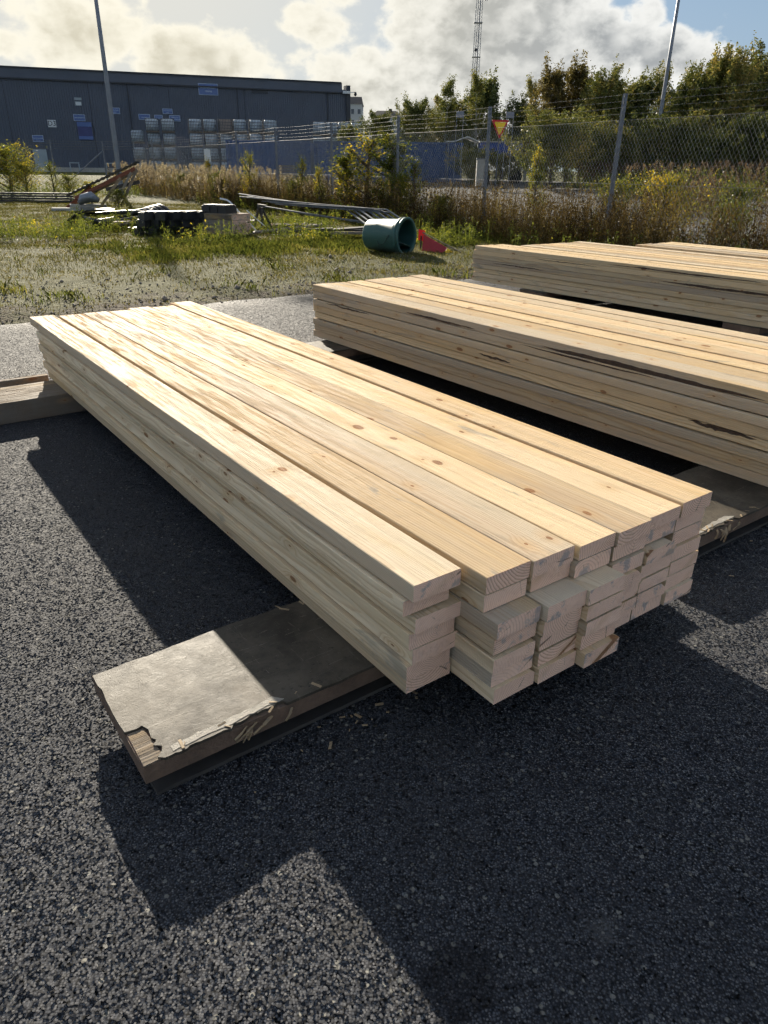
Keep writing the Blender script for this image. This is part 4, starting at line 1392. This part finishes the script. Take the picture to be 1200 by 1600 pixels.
def rubber_block(loc, rz, label, grp):
    root = empty('rubber_block', loc, rz); tag(root, label, 'block', grp)
    MB().box((0, 0, .08), (.44, .24, .17)).build('body', M['black_plastic'], root)
    for x in (-.13, 0, .13):
        MB().box((x, 0, .176), (.09, .22, .025)).build('stud', M['black_plastic'], root)


for i in range(3):
    rubber_block((-4.34 + .21 * i, 19.0 - .09 * i, .495), R(62), f'black studded block on the crate, {["left", "middle", "right"][i]} one', 'black blocks on the crate')
rr = random.Random(21)
n = 0
for row in range(3):
    for k in range(7 - row):
        x = -5.9 + .30 * k + .1 * row; y = 18.75 + .12 * k
        n += 1
        rubber_block((x, y - .35, .175 * row + .0), R(70) + rr.uniform(-.4, .4),
                     f'black studded block in the low pile, {["bottom", "middle", "top"][row]} course, {ORD[k]} from left', 'black blocks in the low pile')

rr = random.Random(33)
where = [(-7.4, 19.9), (-6.9, 19.3), (-6.6, 21.2), (-5.2, 20.4), (-4.7, 20.9), (-5.9, 21.4), (-3.3, 18.6), (-2.6, 18.3), (-1.9, 18.9), (-2.9, 19.5), (-1.4, 18.2), (-.9, 18.8)]
sides = ['left of the hose coils', 'in front of the hose coils', 'behind the small hose coil', 'behind the block pile', 'behind the crate, left one', 'farthest behind the block pile',
         'in front of the bent tube, left one', 'in front of the bent tube, right one', 'under the steel rails, nearest', 'under the steel rails, leftmost', 'left of the green tub, front one', 'left of the green tub, rear one']
for (x, y), sd_txt in zip(where, sides):
    o = link('scrap_plank', board_mesh(rr.uniform(.9, 2.0), rr.uniform(.10, .22), rr.uniform(.03, .07), seed=int(x * 100) % 997), M[rr.choice(('corrug', 'pallet', 'old_wood', 'corrug'))])
    o.location = (x, y, rr.uniform(.03, .16)); o.rotation_euler = (rr.uniform(-.25, .25), rr.uniform(-.12, .05), rr.uniform(-.6, .6))
    tag(o, 'dark scrap plank lying ' + sd_txt, 'plank', 'dark planks in the scrap heap')
# corrugated drain hose coils
for i, (cx, cy, r_, lab) in enumerate(((-7.0, 20.3, .52, 'large flat coil of black corrugated hose left of the block pile'), (-6.35, 20.5, .36, 'upright smaller coil of black corrugated hose next to the large coil'))):
    root = empty('hose_coil', (cx, cy, -.06 * i), R(-35) * i); tag(root, lab, 'hose', 'black hose coils')
    for turn in range(6 if i else 3):
        pts = []
        rad_ = []
        for j in range(49):
            a_ = 2 * math.pi * j / 48
            rr_ = r_ - .03 * turn if i else r_ + .16 * turn * .6
            if i:
                pts.append((rr_ * 1.15 * math.cos(a_), -.14 * turn + .35 + .02 * math.sin(a_ * 2), .33 + rr_ * .75 * math.sin(a_)))
            else:
                pts.append((rr_ * 1.25 * math.cos(a_) - .1, rr_ * .9 * math.sin(a_), .07 + .1 * turn + (.19 * max(0, math.sin(a_ + .6)) if turn else 0) + .06 * math.sin(a_ * 2 + turn)))
            rad_.append(.055 if j % 2 else .047)
        MB().tube(pts, rad_, 8).build('hose_turn', M['black_plastic'], root, True)
arc = empty('rubber_liner', (-7.6, 20.6, 0)); tag(arc, 'black rubber liner sheet arched over the grass at left of hoses', 'liner')
av = []; af = []
for i in range(13):
    a_ = math.pi * (.08 + .5 * i / 12)
    for y in (-.45, .25):
        for rr_ in (.60, .575):
            av.append((-1.5 * rr_ * math.cos(a_) * 1.0, y - .2 * math.cos(a_), rr_ * .95 * math.sin(a_) - .10))
for i in range(12):
    b_ = i * 4
    af += [(b_, b_ + 4, b_ + 6, b_ + 2), (b_ + 1, b_ + 3, b_ + 7, b_ + 5), (b_, b_ + 1, b_ + 5, b_ + 4), (b_ + 2, b_ + 6, b_ + 7, b_ + 3)]
MB().add(av, af).build('sheet', M['black_plastic'], arc, True)

# collapsed roof frame far left
rf = empty('roof_wreck', (-11.0, 28.2, 0), R(12)); tag(rf, 'collapsed wooden roof frame with dark corrugated sheet, left by the lamp post', 'roof wreck')
mb = MB(); n = 30
vs = []; fs = []
for i in range(n + 1):
    x = i / n * 2.55
    zc = .55 + .43 * x + (.03 if i % 2 else 0)
    for y in (-.28, .75):
        vs += [(x - .55, y, zc), (x - .55, y, zc - .05)]
for i in range(n):
    b_ = i * 4
    fs += [(b_, b_ + 4, b_ + 6, b_ + 2), (b_ + 1, b_ + 3, b_ + 7, b_ + 5), (b_, b_ + 1, b_ + 5, b_ + 4), (b_ + 2, b_ + 6, b_ + 7, b_ + 3)]
mb.add(vs, fs).build('roof_sheet', M['corrug'], rf)
MB().bar((-.3, -.2, .42), (1.9, -.2, 1.42), .07, .12).build('rafter', M['rust_red'], rf)
MB().bar((-.2, .6, .42), (1.9, .6, 1.36), .07, .12).build('rafter', M['old_wood'], rf)
for x0, x1 in ((.55, 1.35), (1.0, 1.75), (1.25, 1.95)):
    MB().bar((x0, -.3, .15), (x1, -.26, .5 + .45 * x1), .05, .09).build('strut', M['old_wood'], rf)
MB().bar((.8, -.25, .72), (2.0, -.2, .98), .07, .12).build('tie_beam', M['corrug'], rf)
for i in range(3):
    root = put_ = link('plank', board_mesh(1.0 + .12 * i, .24, .11, seed=70 + i), M['concrete'])
    put_.location = (-11.95 + .28 * i, 27.4 + .15 * i, .01 + .115 * (i == 2)); put_.rotation_euler = (0, 0, R(8 + 5 * i))
    tag(put_, ['pale slab lowest and leftmost under the roof wreck', 'pale slab right beside the leftmost slab', 'pale slab on top of the two others'][i], 'slab', 'pale slabs by the roof wreck')
o = link('plank', board_mesh(1.3, .16, .05, seed=80), M['rust_red']); o.location = (-11.75, 27.9, .02); o.rotation_euler = (R(-62), R(-38), R(20))
tag(o, 'red-brown plank tilted against the roof wreck', 'plank')
o = MB().tube([(-.35, 0, .28), (-.2, -.02, .42), (.1, 0, .5), (.35, .02, .38)], [.08, .17, .18, .08], 10).build('plastic_bundle', M['lamp_post'], None, True)
o.location = (-10.6, 27.5, 0); tag(o, 'crumpled pale plastic bundle under the roof wreck', 'plastic bundle')
for i in range(4):
    o = link('dark_plank', board_mesh(3.2, .22, .07, seed=90 + i), M['corrug']); o.location = (-17.0 + .05 * i, 33.6, .03 + .10 * i); o.rotation_euler = (0, 0, R(3 + i))
    tag(o, f'dark board in the low pile at far left edge, {["lowest", "second", "third", "topmost"][i]}', 'board', 'dark boards at the far left')

# ------------------------------------------------------------------ vegetation helpers


def quads(c, u, v):
    """c,u,v (n,3) -> rhombic leaf quads"""
    n_ = len(c)
    V_ = np.stack([c - u, c - v * .55 + u * .1, c + u, c + v * .55 + u * .1], 1).reshape(-1, 3)
    return V_, np.arange(n_ * 4).reshape(n_, 4)


def rand_dirs(n_, g_=rng):
    d_ = g_.normal(size=(n_, 3))
    return d_ / np.linalg.norm(d_, axis=1, keepdims=True)


def leaves(c, size, g_, up=.0, aspect=.55):
    n_ = len(c)
    u = rand_dirs(n_, g_); u[:, 2] += up
    u /= np.linalg.norm(u, axis=1, keepdims=True)
    w = rand_dirs(n_, g_)
    v = np.cross(u, w); v /= np.linalg.norm(v, axis=1, keepdims=True) + 1e-6
    s_ = size * g_.uniform(.6, 1.3, (n_, 1))
    return quads(c, u * s_ * .5, v * s_ * aspect)


def tree_meshes(seed, H, Rw, nshoot, per, leaf, spread=.5, base=.12, airy=1.0, uplift=.5):
    """trunk mesh with limbs, crown mesh of leaves set along many ascending shoots"""
    g_ = np.random.default_rng(seed); rr_ = random.Random(seed)
    mb_ = MB()
    top = H * .86
    tr_ = [(0, 0, -.2)]; x = y = 0
    for i in range(1, 7):
        x += rr_.uniform(-.04, .04) * H * .3; y += rr_.uniform(-.04, .04) * H * .3
        tr_.append((x, y, top * i / 6))
    r0 = .016 * H + .03
    mb_.tube(tr_, r0, 7, r2=.012)
    cs = []
    limbs = []
    for i in range(nshoot):
        t_ = base + (1 - base) * rr_.random() ** .9
        zz = t_ * top
        k = min(5, int(t_ * 6)); f_ = t_ * 6 - k
        p = Vector(tr_[k]).lerp(Vector(tr_[k + 1]), f_)
        an = rr_.uniform(0, 2 * math.pi)
        env = Rw * (1.05 - .75 * (t_ ** 1.6)) * rr_.uniform(.55, 1.05) * (1 + .25 * math.sin(an * 2 + seed))
        out = Vector((math.cos(an), math.sin(an), 0)) * env
        tip = p + out + Vector((0, 0, (uplift + rr_.uniform(-.1, .35)) * env + H * .10 * rr_.random()))
        mid_ = p.lerp(tip, .5) + Vector((0, 0, -.06 * env))
        limbs.append((p, mid_, tip))
        if i % 3 == 0:
            mb_.tube([p, mid_, tip], r0 * .3, 4, r2=.008)
        # leaves along the outer part
        m_ = int(per * rr_.uniform(.6, 1.4))
        tt = g_.uniform(.25, 1.08, (m_, 1)) ** .8
        a_, b_, c_ = np.array(p), np.array(mid_), np.array(tip)
        pos = (1 - tt) ** 2 * a_ + 2 * tt * (1 - tt) * b_ + tt ** 2 * c_
        pos = pos + g_.normal(size=(m_, 3)) * (spread * (.35 + .65 * (1 - tt))) * np.array([1, 1, .8])
        cs.append(pos)
        # upright leading shoots
        if rr_.random() < .7:
            hs_ = H * rr_.uniform(.03, .12)
            m2 = m_ // 6
            t2 = g_.uniform(0, 1, (m2, 1))
            cs.append(c_ + t2 * np.array([rr_.uniform(-.1, .1), rr_.uniform(-.1, .1), 1]) * hs_ + g_.normal(size=(m2, 3)) * (.05 + .10 * (1 - t2)))
    C_ = np.concatenate(cs)
    C_ = C_[C_[:, 2] > .15]
    if airy < 1:
        C_ = C_[g_.random(len(C_)) < airy]
    V_, F_ = leaves(C_, leaf, g_, .3)
    return mb_.mesh('trunk'), mesh_np('crown', V_, F_)


TM = {}


def tree(kind, x, y, H, label, cat='tree', group='trees beyond the fence', rz=None, sx=1.0, name=None):
    spec, leafm, barkm, H0 = TREES[kind]
    if kind not in TM:
        t_, c_ = tree_meshes(*spec)
        t_.materials.append(M[barkm]); c_.materials.append(M[leafm])
        TM[kind] = (t_, c_)
    k = H / H0
    root = empty(name or ('tree' if cat == 'tree' else 'shrub'), (x, y, rise(x, y) - .05), random.uniform(0, 6.28) if rz is None else rz)
    root.scale = (k * sx, k * sx, k)
    tag(root, label, cat, group)
    link('trunk', TM[kind][0], None, root)
    link('crown', TM[kind][1], None, root)
    return root


TREES = {   # (seed, H, radius, shoots, leaves per shoot, leaf size, spread, base, airy, uplift), leaf, bark, H0
    'willow': ((1, 7.5, 2.6, 170, 135, .14, .26, .05, 1.0, .8), 'leaf_willow', 'bark', 7.5),
    'willow2': ((2, 6.0, 2.7, 150, 130, .13, .26, .03, 1.0, .55), 'leaf_willow', 'bark', 6.0),
    'dark': ((3, 6.5, 2.4, 150, 140, .14, .26, .06, 1.0, .45), 'leaf_dark', 'bark', 6.5),
    'birch': ((4, 7.5, 1.5, 80, 75, .11, .22, .25, 1.0, .35), 'leaf_birch', 'birch_bark', 7.5),
    'autumn': ((5, 7.0, 2.1, 110, 130, .13, .28, .15, 1.0, .5), 'leaf_red', 'bark', 7.0),
    'bush': ((6, 3.4, 1.9, 120, 120, .10, .19, .02, 1.0, .8), 'leaf_willow', 'bark', 3.4),
    'sapling': ((7, 2.4, .55, 60, 34, .05, .08, .10, 1.0, .6), 'leaf_yellow', 'bark', 2.4),
    'sapling2': ((8, 2.4, .42, 70, 55, .055, .09, .02, 1.0, .5), 'leaf_yellow', 'bark', 2.4),
    'brush': ((9, 1.9, 1.0, 90, 50, .055, .16, .02, 1.0, .7), 'leaf_yellow', 'bark', 1.9),
}
YT = 52.0
TL = [  # kind, px-derived x at 50 m, depth, height above ground, label
    ('dark', -2.6, 64, 3.9, 'low dark tree at the warehouse corner, leftmost of the wood'),
    ('willow2', -.6, 60, 4.3, 'olive tree behind the blue container, left end of the wood'),
    ('willow2', 1.6, 58, 5.0, 'rounded olive tree above the long blue container'),
    ('birch', 3.5, 60, 7.0, 'thin airy birch left of the mast'),
    ('birch', 5.3, 58, 7.2, 'small birch right in front of the mast foot'),
    ('dark', 5.6, 61, 6.8, 'dense dark tree just right of the mast'),
    ('willow2', 3.6, 62, 5.4, 'low olive tree behind the left grey board'),
    ('birch', 8.6, 56, 6.7, 'slim birch with pointed top in the gap of the wood'),
    ('dark', 8.2, 57, 5.2, 'dark tree behind the right grey board'),
    ('autumn', 9.9, 53, 6.9, 'tree with reddish brown top, left one of two'),
    ('autumn', 11.2, 54, 7.3, 'tree with reddish brown top, right one of two'),
    ('willow', 13.2, 51, 6.3, 'bright green bushy tree left of the right lamp post'),
    ('dark', 15.0, 52, 6.2, 'dark green tree just left of the right lamp post'),
    ('birch', 16.5, 53, 7.2, 'airy grey-green birch right behind the right lamp post'),
    ('willow', 18.7, 50, 6.5, 'tall willow with yellowing left side, right of the right lamp post'),
    ('willow', 20.2, 48.5, 7.1, 'tallest willow in the wood, near the right edge'),
    ('willow', 22.2, 50, 7.2, 'dense willow at the right edge of the wood'),
    ('dark', 24.6, 53, 6.6, 'dark tree cut by the right edge of the picture'),
    ('willow2', 26.5, 50, 6.4, 'willow outside the right edge of the wood'),
    ('bush', 10.3, 43, 3.5, 'large willow bush behind the sapling at the fence'),
    ('bush', 12.0, 46, 3.4, 'willow bush between sapling and right fence post'),
    ('bush', 13.9, 45, 2.9, 'willow bush behind the right fence post'),
    ('bush', 15.9, 44, 2.5, 'low willow bush right of the right lamp post foot'),
    ('bush', 17.6, 43, 3.3, 'willow bush with broad leaves below the tall willows'),
    ('bush', 20.3, 44, 2.6, 'willow bush right of the broad-leaved bush'),
    ('bush', 22.6, 44, 3.4, 'willow bush at the right picture edge'),
    ('bush', 7.1, 49, 1.8, 'low bush below the blue trailer curtain'),
    ('bush', 5.2, 50, 2.0, 'low bush below the pale tarp'),
    ('dark', 12.6, 58, 6.2, 'dark tree filling the wood behind the bright green tree'),
    ('dark', 17.6, 57, 6.3, 'dark tree filling the wood behind the birch'),
    ('dark', 21.5, 57, 6.6, 'dark tree behind the tallest willow'),
]
for kd, x50, dep, H, lab in TL:
    k = dep / 50.0
    cat = 'bush' if kd == 'bush' else 'tree'
    tree(kd, x50 * k, dep, H, lab, cat, 'bushes beyond the fence' if kd == 'bush' else 'trees beyond the fence', name='bush' if kd == 'bush' else 'tree',
         sx={'bush': 1.25, 'dark': 1.15, 'willow': 1.05}.get(kd, 1.0))
# saplings and shrubs along the fence and in the field
SL = [('sapling', -.75, 24.6, 2.6, 'airy leafy sapling at the fence behind the rails, left one', 1.7), ('sapling2', .05, 23.9, 2.5, 'airy leafy sapling at the fence post behind the rails', 1.9),
      ('sapling2', -1.3, 25.4, 2.1, 'dense leafy sapling farthest left of the pair behind the rails', 1.7), ('brush', .3, 22.9, 1.4, 'dark green shrub at the foot of the saplings behind the tub', 1.0),
      ('sapling', .7, 22.6, 1.9, 'young sapling right of the post behind the tub', 1.2),
      ('sapling', -2.3, 26.3, 1.7, 'sapling with yellow leaves at the middle fence posts', 1.0), ('sapling', -5.6, 31.5, 2.2, 'reddish young sapling by the left fence posts', .8),
      ('brush', -7.4, 34.6, 1.3, 'round green shrub among the reeds, third post from the warehouse sign', 1.1), ('brush', -10.4, 39.8, 1.2, 'olive shrub among the reeds left of the notice plates', 1.2),
      ('brush', -3.4, 28.6, 1.1, 'small yellow-green shrub at the fence before the long container', 1.0), ('sapling', -3.2, 28.9, 2.0, 'tall thin sapling before the pallets by the container', .8),
      ('brush', -12.6, 33.0, .9, 'low shrub behind the roof wreck', 1.6),
      ('sapling2', 3.85, 20.6, 2.1, 'bright green sapling climbing the fence right of the yield sign', 1.0), ('sapling', -8.6, 37.5, 2.0, 'thin upright sapling among pale reeds', .8),
      ('brush', -18.6, 38.5, 2.3, 'yellow-green shrub at the left picture edge', 1.3), ('brush', -17.4, 37.6, 1.6, 'low yellow-green shrub second from the left edge', 1.4),
      ('sapling', -16.0, 37.5, 1.75, 'slim sapling right of the left shrubs', 1.2), ('brush', -14.9, 36.5, 1.1, 'small shrub at foot of the left lamp post', 1.3),
      ('brush', -9.6, 27.6, .75, 'low round shrub in front of the roof wreck', 1.5), ('brush', 6.2, 17.5, 1.5, 'yellowing shrub right of the right fence post', 1.1),
      ('brush', 5.2, 18.0, 1.35, 'yellow-leaved shrub at foot of the right fence post', .8), ('brush', 8.2, 18.3, 1.3, 'tangled shrub at the right edge behind the rearmost stack', 1.2),
      ('brush', 1.4, 20.6, .9, 'dark low shrub behind the red marker board', 1.2), ('brush', 7.2, 16.3, 1.0, 'low shrub behind the rearmost stack', 1.2)]
for kd, x, y, H, lab, sx in SL:
    tree(kd, x, y, H, lab, 'shrub' if kd == 'brush' else 'sapling', 'shrubs and saplings along the fence', sx=sx, name='shrub' if kd == 'brush' else 'sapling')

# ------------------------------------------------------------------ weeds (uncountable growth)


def weeds(name, pts, hmin, hmax, g_, leaf=.05, nl=16, head=0, headsize=.05, width=.007, mat='weed', headmat=None, label='', spread=.06, lean=.12):
    """upright stems with leaves and, if head, a fluffy seed head"""
    n_ = len(pts)
    P_ = np.asarray(pts, dtype=float)
    h_ = g_.uniform(hmin, hmax, n_)
    ln = g_.normal(size=(n_, 2)) * lean
    top = P_ + np.stack([ln[:, 0] * h_, ln[:, 1] * h_, h_], 1)
    # stems: one thin quad each, random facing
    an = g_.uniform(0, math.pi, n_)
    sd_ = np.stack([np.cos(an), np.sin(an), np.zeros(n_)], 1) * width
    SV = np.stack([P_ - sd_, P_ + sd_, top + sd_ * .4, top - sd_ * .4], 1).reshape(-1, 3)
    SF = np.arange(n_ * 4).reshape(n_, 4)
    t_ = g_.uniform(.12, 1.0, (n_, nl, 1))
    c_ = P_[:, None] * (1 - t_) + top[:, None] * t_ + g_.normal(size=(n_, nl, 3)) * spread * (1.25 - t_)
    LV, LF = leaves(c_.reshape(-1, 3), leaf, g_, .3, .35)
    V_ = np.concatenate([SV, LV]); F_ = np.concatenate([SF, LF + len(SV)])
    mi = np.zeros(len(F_), dtype=int)
    me = None
    if head:
        t_ = g_.uniform(0, 1, (n_, head, 1))
        dirn = (top - P_) / h_[:, None]
        c_ = top[:, None] + dirn[:, None] * (t_ - .35) * .22 + g_.normal(size=(n_, head, 3)) * .022
        HV, HF = leaves(c_.reshape(-1, 3), headsize, g_, .5, .4)
        F_ = np.concatenate([F_, HF + len(V_)]); V_ = np.concatenate([V_, HV])
        mi = np.concatenate([mi, np.ones(len(HF), dtype=int)])
    me = mesh_np(name, V_, F_, mi)
    me.materials.append(M[mat])
    if head: me.materials.append(M[headmat])
    o_ = link(name, me)
    tag(o_, label, 'weeds', kind='stuff')
    return o_


def strip(n_, s0, s1, o0, o1, g_, clump=True):
    """points along the fence line, offsets across it"""
    out = []
    while len(out) < n_:
        s_ = g_.uniform(s0, s1); o_ = g_.uniform(o0, o1)
        p = FP + FU * s_ + FN * o_
        if clump and noise.noise(Vector((p.x * .7, p.y * .7, 2.0))) + g_.normal() * .3 < -.12:
            continue
        out.append((p.x, p.y, rise(p.x, p.y) - .02))
    return out


G = np.random.default_rng(77)
weeds('dry_weeds', strip(5600, -9, 22, -1.1, 1.8, G), .4, 1.3, G, .06, 22, mat='weed', label='dark brown dry weeds along the fence foot', spread=.075)
weeds('green_weeds', strip(900, -9, 24, -1.7, 1.2, G), .15, .6, G, .065, 18, mat='weed_green', label='green weeds among the dry ones along the fence', spread=.09)
weeds('pale_reeds', strip(800, 19, 42, -1.6, 1.6, G), .6, 1.5, G, .05, 6, head=46, headsize=.07, mat='reed_dark', headmat='reed', label='pale fluffy seed heads along the left fence posts', spread=.06)
weeds('brown_stalks', strip(1100, 19, 42, -1.8, 1.6, G), .5, 1.35, G, .07, 20, mat='weed', label='dark brown leafy stalks among the pale reeds at left', spread=.09)
weeds('sparse_reeds', strip(220, 8, 20, -.8, 1.4, G), .6, 1.2, G, .05, 12, head=18, headsize=.06, mat='weed', headmat='reed', label='sparse pale seed heads behind the steel rails', spread=.06)
# island of reeds beyond the road, right
pts = []
while len(pts) < 2600:
    x = G.uniform(8.2, 30); y = G.uniform(34, 46)
    if x / y < .235 + .012 * math.sin(y * 1.3) or (x / y < .30 and y < 40): continue
    pts.append((x, y, rise(x, y)))
weeds('island_weeds', pts, .5, 1.25, G, .1, 14, head=16, headsize=.1, width=.012, mat='weed_green', headmat='reed_dark', label='brown-purple reeds on the verge beyond the road, right', spread=.12)
pts = []
while len(pts) < 1500:
    x = G.uniform(7.0, 26); y = G.uniform(24.5, 33)
    if x / y < .33 or noise.noise(Vector((x * .4, y * .4, 9))) < -.05: continue
    pts.append((x, y, rise(x, y)))
weeds('verge_weeds', pts, .3, .95, G, .09, 14, head=10, headsize=.08, width=.01, mat='weed', headmat='reed_dark', label='dry weeds on the near verge of the road, right', spread=.1)
# left background scrub
pts = []
while len(pts) < 1200:
    x = G.uniform(-30, -13); y = G.uniform(33.5, 47)
    if x * FN.x + y * FN.y > 99: continue
    pts.append((x, y, rise(x, y)))
weeds('left_scrub', pts, .2, .7, G, .08, 14, mat='weed_green', label='low scrub in front of the warehouse at far left', spread=.12)
# taller growth round the scrap heap
pts = []
while len(pts) < 1500:
    x = G.uniform(-9.5, 2.0); y = G.uniform(16.2, 23)
    if (x - FP.x) * FN.x + (y - FP.y) * FN.y > -.4: continue
    if noise.noise(Vector((x * .6, y * .6, 4))) < -.05: continue
    pts.append((x, y, -.02))
weeds('scrap_weeds', pts, .12, .5, G, .055, 16, mat='weed_green', label='green weeds growing through the scrap heap', spread=.09)

# turf: short blades, dense in patches, thin on the gravel band
def grass(n_, name, dens, x0, x1, y0, y1, hmin, hmax, wid_, label, mat='grass'):
    g_ = np.random.default_rng(len(name) + n_)
    P_ = []
    while len(P_) < n_:
        xx = g_.uniform(x0, x1, 4000); yy = g_.uniform(y0, y1, 4000)
        for x, y in zip(xx, yy):
            a_ = x * A.x + y * A.y; b_ = x * B.x + y * B.y
            if a_ < asphalt_edge(b_) + .08 and b_ < 12.2: continue
            if (x - FP.x) * FN.x + (y - FP.y) * FN.y > 1.5 or abs(x) > .62 * y + 1: continue
            if dens(x, y, a_, b_) < g_.random(): continue
            P_.append((x, y))
            if len(P_) >= n_: break
    P_ = np.array(P_)
    z = np.array([ground_z(x, y) for x, y in P_]) - .01
    n2_ = len(P_)
    base_ = np.column_stack([P_, z])
    h_ = g_.uniform(hmin, hmax, n2_)[:, None]
    an = g_.uniform(0, 2 * math.pi, n2_)
    sd_ = np.stack([np.cos(an), np.sin(an), np.zeros(n2_)], 1) * wid_
    ln = np.stack([-np.sin(an), np.cos(an), np.zeros(n2_)], 1) * g_.uniform(-1.1, 1.1, (n2_, 1))
    mid_ = base_ + h_ * (np.array([0, 0, .6]) + ln * .25)
    tip = base_ + h_ * (np.array([0, 0, 1.0]) + ln * .8)
    V_ = np.stack([base_ - sd_, base_ + sd_, mid_ + sd_ * .7, tip, mid_ - sd_ * .7], 1).reshape(-1, 3)
    F_ = np.arange(n2_ * 5).reshape(n2_, 5)
    o_ = link(name, mesh_np(name, V_, F_), M[mat])
    tag(o_, label, 'grass', kind='stuff')


nz = lambda x, y, f, s_: noise.noise(Vector((x * f, y * f, s_)))


def turf_d(x, y, a_, b_):
    near_ = sstep(a_, 8.7, 12.0)
    v = nz(x, y, .55, 1.0) * .9 + nz(x, y, 2.2, 6.0) * .6 + near_ * .75 - .08
    path = math.exp(-((b_ - (3.2 - .05 * a_)) / 1.3) ** 2) * sstep(a_, 24, 10)      # worn track on the left
    return max(0.0, v - path * .45) * 1.3


grass(120000, 'turf', turf_d, -16, 4, 8, 34, .02, .07, .005, 'short worn turf of the field behind the stacks')


M['straw'] = leaf_material('dry_grass', [(0, (.06, .055, .022)), (.4, (.13, .115, .045)), (.8, (.24, .20, .09)), (1, (.38, .32, .17))], .4, .1, 1.3)
grass(70000, 'dry_turf', lambda x, y, a_, b_: max(.05, .55 * nz(x, y, 1.3, 8.0) + .30 + .15 * sstep(a_, 9, 12)), -18, 4, 8, 36, .01, .045, .006, 'thin dry turf spread over the field', 'straw')


def tuft_d(x, y, a_, b_):
    v = nz(x, y, .9, 11.0) + .5 * nz(x, y, 3.0, 3.0)
    mid_ = math.exp(-((a_ - 14.2) / 1.9) ** 2) * sstep(b_, 3.5, 5.0)
    edge_ = math.exp(-((a_ - 9.3) / .5) ** 2) * .55
    return max(0.0, v * .7 + mid_ * .9 + edge_ * .35 - .25)


M['grass_green'] = leaf_material('fresh_grass', [(0, (.045, .062, .014)), (.4, (.09, .115, .026)), (.75, (.17, .18, .045)), (1, (.27, .24, .085))], .5, .3, .9)
grass(30000, 'tall_grass', tuft_d, -12, 3, 8, 26, .03, .13, .0045, 'taller green grass in front of the scrap heap', 'grass_green')

# loose stones on the gravel band
M['stone_brown'] = simple('field_stones', (.20, .175, .145), .85, var=.5, scale=40)
g_ = np.random.default_rng(4)
oct_ = np.array([(1, 0, 0), (-1, 0, 0), (0, 1, 0), (0, -1, 0), (0, 0, 1), (0, 0, -1)], float)
of_ = np.array([(0, 2, 4), (2, 1, 4), (1, 3, 4), (3, 0, 4), (2, 0, 5), (1, 2, 5), (3, 1, 5), (0, 3, 5)])
VV = []; FF = []; k = 0
while k < 3500:
    a_ = 8.45 + abs(g_.normal()) * 1.6; b_ = g_.uniform(-1.5, 9)
    if a_ < asphalt_edge(b_) - .25 * (g_.random() ** 3): continue
    p = ab(a_, b_)
    s_ = .006 + .012 * g_.random() ** 2 + (.03 * g_.random() if g_.random() < .02 else 0)
    z = max(ground_z(p.x, p.y), 0 if a_ < asphalt_edge(b_) else -1)
    V_ = oct_ * s_ * g_.uniform(.6, 1.3, 3) + g_.normal(size=(6, 3)) * s_ * .15 + np.array([p.x, p.y, z + s_ * .3])
    VV.append(V_); FF.append(of_ + 6 * k); k += 1
o = link('gravel', mesh_np('gravel', np.concatenate(VV), np.concatenate(FF)), M['stone_brown'])
tag(o, 'loose brown-grey stones along the edge of the asphalt', 'gravel', kind='stuff')
